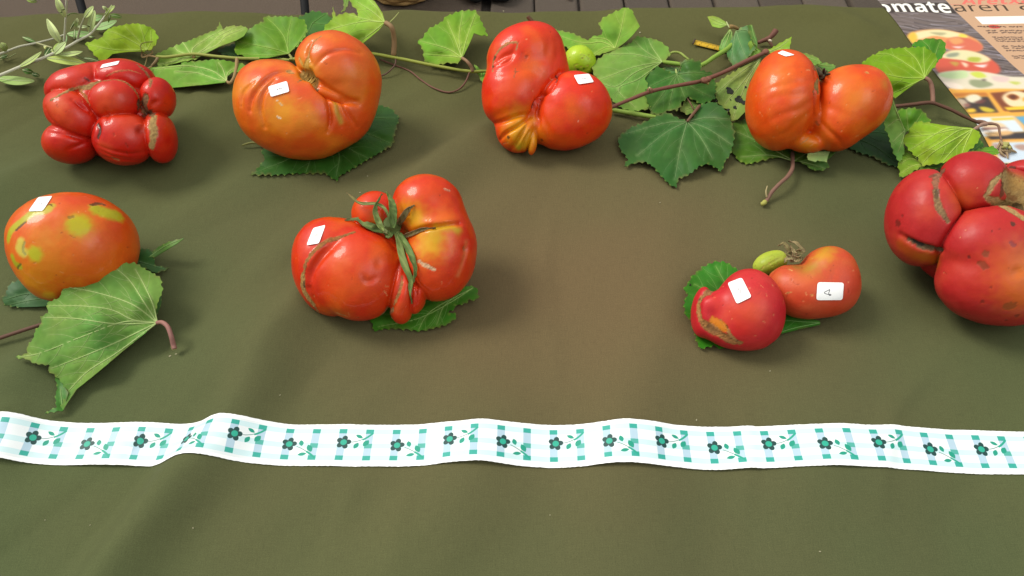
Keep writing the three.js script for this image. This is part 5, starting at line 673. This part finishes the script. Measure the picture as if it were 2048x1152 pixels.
// ---------- olive sprig ----------
{
  const t = thing('olive_branch', 'grey-green olive branch with narrow silvery leaves in the back left corner', 'olive branch', baseAt(zA, 400, 900));
  const GREY = '#bcbaa2', M = new THREE.MeshPhysicalMaterial({ vertexColors: true, roughness: 0.62, specularIntensity: 0.35 });
  stem(t, 'twig', zA, [-300, 1080, 10, 0, 965, 12, 250, 860, 14, 560, 740, 16, 690, 680, 17, 850, 610, 18, 1000, 520, 20, 1150, 440, 22, 1250, 330, 26, 1350, 200, 31, 1440, 90, 35], 0.0017, 0.0009, GREY, 0.1);
  stem(t, 'twig', zA, [-300, 770, 6, 0, 690, 7, 240, 600, 8, 470, 550, 8, 700, 490, 8, 850, 435, 8], 0.0013, 0.0009, '#aeac94', 0.1); stem(t, 'twig', zA, [822, 560, 17, 832, 400, 28, 845, 200, 42, 852, 0, 56, 856, -160, 66], 0.0012, 0.0010, GREY, 0.1);
  stem(t, 'twig', zA, [990, 515, 20, 1015, 410, 26, 1045, 310, 32, 1080, 225, 36], 0.0011, 0.0008, '#90906e', 0.1); stem(t, 'twig', zA, [460, 548, 8, 560, 580, 9, 670, 612, 10], 0.001, 0.0008, '#9a996c', 0.1); stem(t, 'twig', zA, [0, 772, 2, 110, 735, 2, 205, 685, 3], 0.0006, 0.0004, '#7c8450'); stem(t, 'twig', zA, [970, 705, 12, 1100, 760, 7, 1290, 800, 4], 0.0007, 0.0005, '#707c50'); stem(t, 'twig', zA, [860, 200, 42, 900, 175, 42, 960, 170, 40, 1000, 180, 38], 0.0007, 0.0005, '#6c7a44');
  const L = (x0, y0, h0, x1, y1, h1, w, col, bend = 0, c2) => {
    const a = zA(x0, y0), b = zA(x1, y1), dx = b[0] - a[0], dy = b[1] - a[1], l = Math.hypot(dx, dy), nx = -dy / l, ny = dx / l, n = 14, m = 6, p = [], c = [], tr = [], k0 = hex(col).map(v => Math.min(0.7, v * 1.35)), k1 = hex(c2 ?? col).map(v => Math.min(0.7, v * 1.35)), mid = [];
    for (let i = 0; i <= n; i++) {
      const s = i / n, ww = w / 6.4 / 2 * Math.pow(Math.sin(Math.PI * clamp(0.03 + 0.95 * Math.pow(s, 0.92))), 0.75) + 0.15, bx = bend / 6.4 * Math.sin(Math.PI * s);
      for (let j = 0; j <= m; j++) { const u = j / m * 2 - 1, x = a[0] + dx * s + nx * (u * ww + bx), y = a[1] + dy * s + ny * (u * ww + bx), h = lerp(h0, h1, s) + 2 * Math.sin(Math.PI * s) + Math.abs(u) * ww * 0.12; p.push(P(x, y, Math.max(0.6, h) / 1000)); const v = 1 + 0.12 * noise(x * 0.2, y * 0.2, 3) - 0.1 * (Math.abs(u) < 0.2 ? -1 : 0) + (u > 0 ? 0.06 : -0.04); c.push(mix3(k0, k1, s).map(q => q * v)); }
      mid.push(P(a[0] + dx * s + nx * bx, a[1] + dy * s + ny * bx, (Math.max(0.6, lerp(h0, h1, s) + 2 * Math.sin(Math.PI * s)) + 0.25) / 1000));
    }
    for (let i = 0; i < n; i++) for (let j = 0; j < m; j++) { const q = i * (m + 1) + j; tr.push(q, q + m + 1, q + 1, q + 1, q + m + 1, q + m + 2); }
    const nr = p[1].clone().sub(p[0]).cross(p[m + 1].clone().sub(p[0])); if (nr.y > 0) for (let i = 0; i < tr.length; i += 3) [tr[i], tr[i + 1]] = [tr[i + 1], tr[i]]; for (let i = 0; i < tr.length; i += 3) { const A = p[tr[i]], B = p[tr[i + 1]], Cc = p[tr[i + 2]]; if (B.clone().sub(A).cross(Cc.clone().sub(A)).y < 0) [tr[i], tr[i + 1]] = [tr[i + 1], tr[i]]; }
    const b0 = part('leaf', slab(p, tr, 0.0003, c), M, t); part('midrib', rod(mid, 0.00045, 0.0002, 5, 0, 20), veinMat('#b4bc8c'), t, b0);
  };
  L(240, 855, 14, 530, 662, 20, 62, '#8c9a5c', 14); L(600, 745, 16, 1112, 822, 8, 105, '#93a355', -12, '#a3ae5c'); L(760, 697, 17, 1055, 660, 20, 62, '#96a468', 8); L(690, 692, 17, 842, 535, 24, 92, '#96a670'); L(778, 545, 18, 600, 242, 34, 98, '#aab47c', -8); L(835, 215, 42, 715, -40, 56, 90, '#a2ae72', -6);
  L(1145, 415, 22, 1208, 132, 38, 96, '#9cab70', -6); L(-40, 1000, 6, 442, 1035, 3, 110, '#77904c', 14, '#86985a'); L(75, 655, 8, 15, 545, 18, 92, '#94a060', 6); L(1078, 228, 36, 1192, 78, 44, 78, '#98a668', 0); L(1190, 358, 4, 1492, 265, 6, 92, '#76905a', 16); L(860, 432, 4, 1155, 420, 4, 84, '#6f8a52', 10); L(1170, 240, 5, 1312, 205, 6, 78, '#66824e', 6); L(975, 345, 8, 990, 232, 20, 52, '#a2a878', -6); L(985, 340, 7, 1130, 340, 5, 34, '#9aa478'); L(905, 370, 3, 990, 245, 12, 26, '#3c4c24', -10);
  L(290, 895, 10, 430, 930, 5, 68, '#3f5c24'); L(400, 940, 4, 510, 970, 2, 48, '#30481c'); L(1405, 195, 30, 1560, 225, 24, 52, '#5a7434', -8); L(290, 475, 2, 460, 540, 3, 42, '#44602a'); L(1345, 175, 33, 1468, 72, 42, 52, '#92a25c'); L(1380, 130, 34, 1310, 80, 40, 40, '#a4ac78'); L(1340, 215, 31, 1430, 62, 42, 36, '#8a9a50', 6); L(575, 712, 14, 645, 600, 8, 66, '#30481c'); L(820, 555, 14, 845, 440, 10, 52, '#6c8458'); L(950, 500, 12, 955, 380, 14, 34, '#5a7040'); L(1130, 470, 8, 1215, 472, 6, 22, '#6a7a4a'); L(1080, 745, 4, 1290, 795, 3, 36, '#48602c', -10); L(680, 660, 12, 760, 545, 14, 60, '#869a4c'); L(0, 740, 2, 100, 700, 3, 40, '#3c5428'); L(1400, 200, 30, 1390, 285, 22, 28, '#4c6228'); L(560, 590, 9, 610, 630, 7, 34, '#a0a35c'); L(650, 650, 14, 690, 640, 14, 40, '#8f9a5c');
  L(330, -20, 70, 470, 25, 66, 60, '#6c7c3c');
}
{ const t = thing('vine_leaf', 'small green leaf corner showing behind the deep red wrinkled tomato', 'leaf', baseAt(zA, 1180, 870));
  leaf(t, { z: zA, name: 'leaf_blade', out: [1065, 860, 1085, 810, 1180, 805, 1300, 825, 1290, 900, 1100, 900], base: [1280, 850], col: '#55802a', vein: '#7c9c4c', tooth: 2, veins: [[1120, 835]], hs: [1080, 830, 4, 1290, 850, 3] }); }
// ---------- ribbon ----------
{
  const W = 0.0262, REP = 0.0597, cw = 1024, ch = 453;
  const map = canvasTex(cw, ch, (g, w, h) => {
    g.fillStyle = '#e6eaea'; g.fillRect(0, 0, w, h); g.fillStyle = '#f6f6f4'; g.fillRect(0, 0, w, 0.07 * h); g.fillRect(0, 0.93 * h, w, 0.07 * h);
    const cols = [0.02, 0.27, 0.52, 0.77].map(u => u * w), rows = [0.165, 0.515, 0.80].map(v => v * h), bw = 0.072 * w;
    g.fillStyle = 'rgba(170,218,222,0.5)'; for (const y of rows) g.fillRect(0, y - 0.05 * h, w, 0.12 * h);
    g.fillStyle = 'rgba(150,186,206,0.72)'; for (const x of cols) g.fillRect(x, 0.13 * h, bw, 0.72 * h);
    for (let i = 0; i < 4; i++) for (let r = 0; r < 3; r++) { if (r === 1 && i % 2 === 0) continue; g.fillStyle = r === 1 ? '#48a697' : '#2a9f8f'; g.fillRect(cols[i], rows[r] - 0.045 * h, bw, 0.105 * h); g.fillStyle = 'rgba(20,110,100,0.5)'; for (let k = 0; k < 12; k++) g.fillRect(cols[i] + k * bw / 12, rows[r] + 0.05 * h, bw / 30, 0.012 * h); }
    const flower = (X, Y, dn) => { g.save(); g.translate(X, Y); g.scale(1.62, 1.5); const x = 0, y = 0;
      g.strokeStyle = '#6d8f88'; g.lineWidth = 5; g.beginPath(); g.moveTo(x + 46, y + (dn ? 16 : -2)); g.quadraticCurveTo(x + 105, y + (dn ? 40 : -10), x + 160, y + (dn ? 92 : -62)); g.stroke();
      g.strokeStyle = '#149a80'; g.lineWidth = 12; g.beginPath(); g.moveTo(x + 108, y + (dn ? 50 : -20)); g.quadraticCurveTo(x + 140, y + (dn ? 70 : -38), x + 166, y + (dn ? 98 : -70)); g.stroke();
      const lf = (cx, cy, a, l, b) => { g.save(); g.translate(cx, cy); g.rotate(a); g.fillStyle = '#0c9076'; g.beginPath(); g.moveTo(-l, 0); g.quadraticCurveTo(0, -b * 1.25, l, 0); g.quadraticCurveTo(0, b * 1.25, -l, 0); g.fill(); g.restore(); };
      if (dn) { lf(x + 70, y - 8, 1.3, 22, 22); lf(x + 124, y + 28, 1.1, 28, 26); lf(x + 86, y + 70, -0.2, 26, 18); } else { lf(x + 88, y - 44, 0.5, 24, 18); lf(x + 76, y + 22, -1.1, 24, 22); lf(x + 132, y + 4, -1.0, 26, 26); }
      g.restore(); g.save(); g.translate(X, Y); for (let k = 0; k < 5; k++) { const a = -Math.PI / 2 + 0.2 + k * 2 * Math.PI / 5; g.save(); g.translate(x + Math.cos(a) * 43, y + Math.sin(a) * 43); g.rotate(a); g.fillStyle = '#0e3a37'; g.beginPath(); g.ellipse(0, 0, 29, 25, 0, 0, 7); g.fill(); g.strokeStyle = '#35605a'; g.lineWidth = 2; g.stroke(); g.restore(); }
      g.fillStyle = '#1fa387'; g.beginPath(); g.arc(x, y, 31, 0, 7); g.fill(); g.strokeStyle = '#0f6f5e'; g.lineWidth = 3; g.stroke(); g.restore();
    };
    flower(0.075 * w, 0.44 * h, false); flower(0.575 * w, 0.50 * h, true); flower(0.075 * w + w, 0.44 * h, false);
    for (let y = 0; y < h; y += 2) { g.fillStyle = `rgba(120,140,150,${0.03 + 0.05 * rnd()})`; g.fillRect(0, y, w, 1); }
    for (let x = 0; x < w; x += 3) { g.fillStyle = `rgba(255,255,255,${0.10 * rnd()})`; g.fillRect(x, 0, 1, h); }
  });
  map.wrapS = THREE.RepeatWrapping; map.repeat.set(1, 1);
  const pos = [], uv = [], idx = [], cols = [], pts = []; let len = 0, prev = null; const LEN0 = 0.2270; const n = 900, m = 10;
  const bumps = [[962, 0.0022, 60], [1255, 0.0022, 75], [215, 0.0012, 60], [1480, 0.0012, 70], [1700, 0.001, 60], [5, 0.003, 45], [100, -0.0004, 40]];
  for (let i = 0; i <= n; i++) {
    const X = -900 + 3800 * i / n, yb = 931.5 + 0.0092 * X + 1.2 * noise(X * 0.012, 2, 1);
    let lift = 0.0008; for (const b of bumps) lift += b[1] * Math.exp(-(((X - b[0]) / b[2]) ** 2)); lift = Math.max(lift, 0.0006);
    const B = plane(X, yb, 0), c = []; for (let j = 0; j <= m; j++) { const x = B.x + 0.00004 * j, z = B.z - W * j / m, ed = (j === 0 || j === m) ? 0.0002 * (noise(X * 0.15, j, 4) + (Math.sin(X * 0.9) * 0.3)) : 0; c.push(V(x, TOP + relief(x, z) + lift + 0.0005 * noise(X * 0.02, j * 0.12, 6), z + ed)); }
    const mid = c[m / 2]; if (prev) len += mid.distanceTo(prev); prev = mid;
    c.forEach((q, j) => { pts.push(q); pos.push(q.x, q.y, q.z); uv.push((len - LEN0 - 0.0346) / REP + 0.018 * 0, j / m); });
  }
  for (let i = 0; i < n; i++) for (let j = 0; j < m; j++) { const a = i * (m + 1) + j; idx.push(a, a + m + 1, a + 1, a + 1, a + m + 1, a + m + 2); }
  const t = thing('ribbon', 'white woven ribbon with teal checks and dark flowers laid straight across the cloth', 'ribbon', baseAt(zI, 1024, 890));
  part('woven_band', geom(pos, idx, null, uv), new THREE.MeshPhysicalMaterial({ map, roughness: 0.55, sheen: 0.2, sheenRoughness: 0.4, side: THREE.DoubleSide }), t);
}
// ---------- poster ----------
{
  const x0 = 0.300, x1 = 0.86, zf = -0.690, zn = -0.36, S = 3200, cw = Math.round((x1 - x0) * S), ch = Math.round((zn - zf) * S);
  const A = plane(1751.5, 2, 0), B = plane(1955, 252.8, 0), C = plane(1992, 322, 0);
  const pc = (px, py) => { const q = plane(px, py, 0); return [(q.x - x0) * S, (q.z - zf) * S]; };
  const map = canvasTex(cw, ch, (g, w, h) => {
    const poly = (a, col) => { g.fillStyle = col; g.beginPath(); a.forEach((v, i) => i % 2 || (i ? g.lineTo(...pc(v, a[i + 1])) : g.moveTo(...pc(v, a[i + 1])))); g.closePath(); g.fill(); };
    const q5 = a => a.map((v, i) => i % 2 ? v / 4.431 : 1700 + v / 4.431);
    g.fillStyle = '#efe9e2'; g.fillRect(0, 0, w, h);
    poly([1700, 5, 1888, 4, 2110, 210, 1900, 240], '#6b5d58');                                  // photograph of dark wood
    g.save(); g.beginPath(); [[1700, 5], [1888, 4], [2110, 215], [1900, 240]].forEach((p, i) => i ? g.lineTo(...pc(...p)) : g.moveTo(...pc(...p))); g.clip();
    for (let i = 0; i < 420; i++) { const [x, y] = pc(1740 + 300 * rnd(), 5 + 200 * rnd()); g.strokeStyle = rnd() < 0.45 ? `rgba(168,160,176,${0.25 * rnd() + 0.1})` : `rgba(40,30,28,${0.3 * rnd() + 0.1})`; g.lineWidth = 2 + 9 * rnd(); g.beginPath(); g.moveTo(x, y); g.bezierCurveTo(x + 30, y + 16 * rnd(), x + 60, y + 30 * rnd(), x + 60 + 80 * rnd(), y + 40 * rnd()); g.stroke(); } g.restore();
    poly([1888, 4, 2200, -4, 2320, 235, 2110, 215], '#c29a78'); poly([1755, 13.5, 1893, 10, 1912, 29, 1768, 31], '#33261f');
    poly(q5([870, 790, 1700, 790, 1900, 1700, 1100, 1700]), '#e3a23c');                          // orange band
    g.filter = 'blur(3px)';
    // cut tomatoes in the printed photograph
    const blob = (a, col) => { const p = q5(a), r = []; for (let i = 0; i < p.length; i += 2) r.push(V(...pc(p[i], p[i + 1]), 0)); const c = new THREE.CatmullRomCurve3(r, true).getPoints(60); g.fillStyle = col; g.beginPath(); c.forEach((v, i) => i ? g.lineTo(v.x, v.y) : g.moveTo(v.x, v.y)); g.fill(); };
    blob([505, 330, 600, 285, 800, 272, 1000, 310, 1130, 370, 1170, 430, 1120, 470, 960, 460, 830, 440, 600, 400], '#d98c52'); blob([520, 335, 620, 288, 800, 275, 960, 305, 1040, 340, 900, 350, 740, 330, 600, 360], '#dfd2a0'); blob([505, 335, 560, 300, 590, 340, 560, 400], '#dfb53c'); blob([860, 360, 1000, 340, 1160, 410, 1150, 460, 1000, 462, 850, 440], '#cd6549'); blob([870, 360, 960, 345, 1000, 380, 920, 405], '#d8945a'); blob([900, 425, 1000, 420, 1050, 390, 960, 440], '#e9d3d0'); blob([980, 310, 1030, 325, 1020, 345, 960, 335], '#d7c848'); blob([700, 300, 850, 305, 800, 325], '#a8a078');
    blob([740, 560, 860, 470, 1000, 455, 1180, 500, 1300, 580, 1325, 640, 1280, 670, 1000, 640, 800, 660], '#c9523a'); blob([800, 520, 880, 462, 1020, 455, 1160, 490, 1240, 540, 1150, 570, 980, 545, 860, 530], '#d9cfa0'); blob([1050, 520, 1150, 525, 1130, 560, 1040, 550], '#a9ad3c'); blob([860, 490, 960, 480, 940, 510, 850, 515], '#8c9078'); blob([1090, 590, 1200, 580, 1220, 560, 1180, 610], '#ead8d6'); blob([980, 560, 1040, 580, 1020, 610], '#e4c4a8'); blob([880, 560, 960, 565, 930, 600], '#b98c3c');
    blob([770, 670, 900, 640, 1050, 640, 1200, 650, 1400, 690, 1660, 720, 1660, 800, 1300, 800, 1000, 800, 860, 760], '#d9cdb4'); blob([780, 672, 900, 645, 1020, 640, 1040, 690, 900, 710], '#c2d49c'); blob([1060, 660, 1150, 650, 1200, 690, 1120, 700], '#c3cb4c'); blob([820, 730, 960, 760, 1000, 800, 880, 790], '#ead6c4'); blob([1060, 720, 1200, 730, 1260, 760, 1140, 790, 1060, 760], '#8f9470'); blob([1160, 720, 1200, 712, 1180, 730], '#4a4238'); blob([1250, 690, 1400, 700, 1380, 740, 1280, 730], '#d4b8b0'); blob([1400, 740, 1500, 750, 1460, 770], '#b8bc5a');
    // small pictures below
    poly(q5([905, 835, 1200, 830, 1225, 865, 930, 870]), '#b97026'); poly(q5([945, 880, 1215, 868, 1310, 1008, 1040, 1015]), '#3a2c26'); blob([1015, 880, 1060, 850, 1120, 850, 1160, 880, 1130, 915, 1060, 920], '#dcd2b4'); blob([945, 885, 1000, 890, 1040, 930, 1010, 960], '#b8a48c'); blob([1100, 920, 1200, 890, 1160, 930], '#6a3c34'); blob([1140, 960, 1200, 960, 1280, 990, 1240, 1008, 1170, 995], '#c7b02c'); blob([1030, 975, 1100, 975, 1110, 1000, 1040, 1005], '#e2b52c'); blob([1000, 935, 1060, 930, 1040, 960], '#8c5c50');
    poly(q5([1235, 835, 1560, 820, 1650, 990, 1360, 1000]), '#7a3c1c'); blob([1340, 880, 1400, 830, 1500, 830, 1600, 880, 1580, 960, 1420, 960], '#e4cda4'); blob([1380, 870, 1430, 850, 1490, 880, 1440, 905], '#9c5420'); blob([1400, 870, 1440, 858, 1470, 880, 1430, 895], '#5c2c14'); poly(q5([1355, 965, 1640, 960, 1640, 995, 1390, 995]), '#e8c02c'); poly(q5([1390, 997, 1650, 990, 1650, 1006, 1410, 1008]), '#4c2c18'); blob([1520, 890, 1570, 880, 1570, 920, 1530, 920], '#d89430');
    const qD = a => a.map((v, i) => i % 2 ? 180 + v / 5.76 : 1740 + v / 5.76), dblob = (a, col) => blob(qD(a).map((v, i) => i % 2 ? v * 4.431 : (v - 1700) * 4.431), col);
    poly(qD([1170, 330, 1640, 320, 1780, 500, 1420, 520, 1300, 560]), '#cfd8de'); poly(qD([1650, 330, 1860, 320, 1900, 480, 1780, 440]), '#5f9cc0'); poly(qD([1620, 330, 1650, 328, 1790, 470, 1775, 490]), '#d8b48c'); poly(qD([1380, 340, 1640, 335, 1650, 362, 1400, 368]), '#dcb83a'); poly(qD([1340, 550, 1600, 510, 1900, 495, 1900, 575, 1390, 590]), '#352e2e'); poly(qD([1380, 590, 1900, 582, 1900, 605, 1400, 615]), '#dfa24a'); poly(qD([1400, 618, 1900, 610, 2000, 850, 1500, 860]), '#c5d2de');
    dblob([1270, 400, 1400, 380, 1500, 400, 1560, 440, 1440, 450, 1290, 440], '#dcc098'); dblob([1290, 450, 1400, 450, 1570, 455, 1580, 475, 1420, 480, 1300, 475], '#8c5c4c'); dblob([1290, 480, 1420, 475, 1570, 462, 1580, 480, 1440, 500, 1300, 505], '#efe6dc'); dblob([1310, 510, 1420, 500, 1600, 490, 1640, 510, 1560, 540, 1400, 545], '#d8ac74'); dblob([1650, 660, 1720, 640, 1800, 650, 1800, 710, 1700, 700], '#ab8c80'); dblob([1400, 640, 1500, 640, 1560, 720, 1600, 760, 1520, 790], '#b8a09a');
    g.filter = 'none';
    // text
    const word = (str, xa, ya, xb, yb, hx, font, col, outline) => { const [ax, ay] = pc(xa, ya), [bx, by] = pc(xb, yb), [, ty] = pc(xa, ya - hx); g.save(); g.translate(ax, ay); g.rotate(Math.atan2(by - ay, bx - ax)); g.font = font.replace('SIZE', 100); const m = g.measureText(str).width; g.scale(Math.hypot(bx - ax, by - ay) / m, (ay - ty) / 53); if (outline) { g.strokeStyle = outline; g.lineWidth = 7; g.strokeText(str, 0, 0); } g.fillStyle = col; g.fillText(str, 0, 0); g.restore(); };
    word('omate', 1756, 30, 1906, 28.5, 16, 'bold SIZEpx sans-serif', '#f2efe6', '#5a5048'); word('aren', 1908, 26, 2021, 24, 12.5, 'SIZEpx sans-serif', '#43301c'); word('azoka', 2038, 22.5, 2190, 20, 12.5, 'SIZEpx sans-serif', '#43301c');
    g.lineJoin = 'round'; word('Aretxabaleta', 1922, 11.5, 2200, 9, 9, 'italic bold SIZEpx sans-serif', '#dd6a5c');
    g.strokeStyle = '#cf8a70'; g.lineWidth = 3; g.beginPath(); g.moveTo(...pc(1898, 13)); g.lineTo(...pc(2190, 11)); g.stroke();
    poly([1948, 36, 2200, 32, 2240, 46, 1963, 51], '#f1ede4'); const [rx, ry] = pc(1987, 56); g.fillStyle = '#c33a2c'; g.beginPath(); g.ellipse(rx, ry, 18, 9, 0, 0, 7); g.fill();
    for (let k = 0; k < 11; k++) { const y = [56, 64, 68, 77, 81, 85, 95, 99, 104, 115, 119][k]; let x = 1950 + (y - 52) * 1.02 + (k ? 8 : 0); g.strokeStyle = k === 0 ? '#5c4030' : '#6a5040'; g.lineWidth = 4.5; while (x < 2150) { const l = 4 + 9 * rnd(); const a = pc(x, y), b = pc(x + l, y - 0.08); g.beginPath(); g.moveTo(...a); for (let s = 1; s <= 5; s++) g.lineTo(lerp(a[0], b[0], s / 5), lerp(a[1], b[1], s / 5) + 5 * (rnd() - 0.5)); g.stroke(); x += l + 1.6 + (rnd() < 0.15 ? 5 : 0); } }
  });
  const pos = [], uv = [], idx = [], nj = 60, ni = 60;
  const edgeAt = z => { const t = (z - A.z) / (B.z - A.z); return t <= 1 ? lerp(A.x, B.x, t) : lerp(B.x, C.x, (z - B.z) / (C.z - B.z)); };
  const back = A.z, front = C.z + 0.004;
  for (let j = 0; j <= nj; j++) for (let i = 0; i <= ni; i++) { const z = lerp(back, front, j / nj), xe = edgeAt(z), x = lerp(xe, x1, i / ni); pos.push(x, TOP + relief(x, z) + 0.0006 + 0.0005 * (i === 0 ? 0 : 1), z); uv.push((x - x0) / (x1 - x0), 1 - (z - zf) / (zn - zf)); }
  for (let j = 0; j < nj; j++) for (let i = 0; i < ni; i++) { const a = j * (ni + 1) + i; idx.push(a, a + ni + 1, a + 1, a + 1, a + ni + 1, a + ni + 2); }
  const t = thing('poster', 'glossy printed tomato poster with a brown text panel lying at the back right corner', 'poster', V(0.5, TOP, -0.55));
  part('printed_sheet', geom(pos, idx, null, uv), new THREE.MeshPhysicalMaterial({ map, roughness: 0.42, clearcoat: 0.25, clearcoatRoughness: 0.3, side: THREE.DoubleSide }), t);
}
// ---------- yellow measuring tape under the small leaf ----------
{
  const t = thing('measuring_tape', 'short end of a yellow measuring tape with black ticks beside the small leaves', 'measuring tape', baseAt(zE, 420, 700));
  const map = canvasTex(512, 64, (g, w, h) => { g.fillStyle = '#c9a11a'; g.fillRect(0, 0, w, h); g.fillStyle = '#1c1810'; for (let i = 2; i < 64; i++) g.fillRect(i * 8, 0, 2.6, i % 10 === 0 ? 40 : i % 5 === 0 ? 26 : 16); g.font = 'bold 26px sans-serif'; for (let k = 1; k < 7; k++) g.fillText(String(k), k * 80 - 20, 58); });
  const pos = [], uv = [], idx = [], n = 24, m = 6, a = zE(165, 612), b = zE(900, 790);
  for (let i = 0; i <= n; i++) for (let j = 0; j <= m; j++) { const s = i / n, v = j / m, x = lerp(a[0], b[0], s) + (v - 0.5) * -2.2, y = lerp(a[1], b[1], s) + (v - 0.5) * 9.6, q = P(x, y, 0.0018 + 0.0022 * (0.25 - (v - 0.5) ** 2) * 4 * 0.5); pos.push(q.x, q.y, q.z); uv.push(s * 0.8, 1 - v); }
  for (let i = 0; i < n; i++) for (let j = 0; j < m; j++) { const k = i * (m + 1) + j; idx.push(k, k + 1, k + m + 1, k + 1, k + m + 2, k + m + 1); }
  part('tape', geom(pos, idx, null, uv), new THREE.MeshStandardMaterial({ map, roughness: 0.5, side: THREE.DoubleSide }), t);
  stem(t, 'end_hook', zE, [196, 560, 4, 172, 608, 4, 148, 655, 3], 0.0009, 0.0009, '#3c2c20', 0);
}
// ---------- beyond the table ----------
{
  const iron = new THREE.MeshStandardMaterial({ color: '#0c0c0d', roughness: 0.75, metalness: 0.2 });
  const ground = (px, py) => { const u = (px - 1024) / FOC, v = (py - 576) / FOC, dz = (EYE + TOP) / (sinP + cosP * v); return V(dz * u, 0.008, -dz * (cosP - sinP * v)); };
  const at = (px, py, d) => { const u = (px - 1024) / FOC, v = (py - 576) / FOC; return V(d * u, TOP + EYE + d * (-sinP - cosP * v), -d * (cosP - sinP * v)); };
  const post = (label, a, b, r) => { const A = at(...a, 0.90), B = at(...b, 0.90), d = B.clone().sub(A), foot = A.clone().addScaledVector(d, (0.012 - A.y) / d.y), top = A.clone().addScaledVector(d, (0.95 - A.y) / d.y); const t = thing('iron_stake', label, 'stake', V(foot.x, 0, foot.z), 'black stakes behind the table'); part('shaft', rod([foot, A, top], r, r, 10, 0, 8), iron, t); const disc = new THREE.CylinderGeometry(0.04, 0.045, 0.012, 20); disc.translate(foot.x, 0.013, foot.z); part('foot_plate', disc, iron, t); };
  post('slanting black metal stake behind the table, next to the olive sprig', [162, 10], [152, -25], 0.0047); post('upright black metal stake behind the table, left of the raised pale vine leaf', [609, 6], [606.5, -25], 0.0047);
  { const c = ground(806, -16), t = thing('straw_basket', 'pale straw basket standing on the pavement behind the table', 'basket', V(c.x, 0.008, c.z)), straw = ['#b8935a', '#a5804a', '#c4a068'].map(q => new THREE.MeshStandardMaterial({ color: q, roughness: 0.85 }));
    const bottom = new THREE.CylinderGeometry(0.085, 0.085, 0.01, 30); bottom.translate(c.x, 0.014, c.z); part('basket_floor', bottom, straw[1], t);
    const rings = []; for (let k = 0; k < 9; k++) { const r = 0.086 + k * 0.005, p = []; for (let i = 0; i < 40; i++) { const a = i / 40 * 2 * Math.PI, w = 0.003 * Math.sin(i * Math.PI / 2 + k * Math.PI); p.push(V(c.x + Math.cos(a) * (r + w), 0.018 + k * 0.011, c.z + Math.sin(a) * (r + w))); } rings.push(new THREE.TubeGeometry(new THREE.CatmullRomCurve3(p, true), 120, 0.0065, 7, true)); }
    rings.forEach((g, k) => part('weave_ring', g, straw[k % 3], t)); }
  { const c = ground(975, -8), t = thing('cloth_bundle', 'dark green-black bundle lying on the pavement behind the table centre', 'bundle', V(c.x, 0.008, c.z)), m = new THREE.MeshStandardMaterial({ color: '#1a211d', roughness: 0.9 });
    for (const [dx, r] of [[-0.032, 0.04], [0.035, 0.042]]) { const g = new THREE.SphereGeometry(r, 28, 20), p = g.attributes.position; for (let i = 0; i < p.count; i++) { const k = 1 + 0.12 * fbm(p.getX(i) * 30 + dx * 99, p.getY(i) * 30, p.getZ(i) * 30); p.setXYZ(i, p.getX(i) * k, Math.max(-r * 0.55, p.getY(i) * k * 0.7), p.getZ(i) * k * 1.6); } g.computeVertexNormals(); g.translate(c.x + dx, 0.008 + r * 0.55, c.z); part('fold', g, m, t); } }
  { const c = ground(1138, 3), t = thing('fallen_leaf', 'tiny yellow leaf caught between the paving stones behind the table', 'leaf', c); const g = new THREE.SphereGeometry(0.007, 12, 8); g.scale(0.8, 0.35, 1.6); const p = g.attributes.position; for (let i = 0; i < p.count; i++) p.setY(i, p.getY(i) + 12 * p.getX(i) ** 2); g.computeVertexNormals(); g.translate(c.x, 0.012, c.z); part('leaf_blade', g, new THREE.MeshStandardMaterial({ color: '#b98f3c', roughness: 0.8 }), t); }
}
{ // crumbs and specks on the cloth
  const g = []; for (const [x, y, r] of [[1007, 22, 0.0010], [745, 412, 0.0008], [340, 712, 0.0009], [352, 708, 0.0007], [1393, 840, 0.0007], [640, 520, 0.0005], [720, 385, 0.0007], [735, 352, 0.0006], [880, 925, 0.0005], [1640, 1103, 0.0006], [180, 1050, 0.0004], [1540, 742, 0.0006], [386, 1056, 0.0005], [1010, 96, 0.0006], [1280, 65, 0.0012], [985, 118, 0.0010], [1100, 1030, 0.0004], [560, 790, 0.0005], [90, 1040, 0.0004], [1320, 405, 0.0006]]) { const p = P(x, y, 0.0003), s = new THREE.IcosahedronGeometry(r * 0.6, 1); s.scale(1.6, 0.5, 1); s.rotateY(x); s.translate(p.x, p.y, p.z); g.push(s); }
  const m = new THREE.Mesh(mergeGeometries(g), new THREE.MeshStandardMaterial({ color: '#989274', roughness: 0.9 })); m.name = 'crumbs'; m.userData = { kind: 'stuff', label: 'pale crumbs and specks scattered over the green cloth', category: 'crumbs' }; scene.add(m);
}
renderer.render(scene, camera);
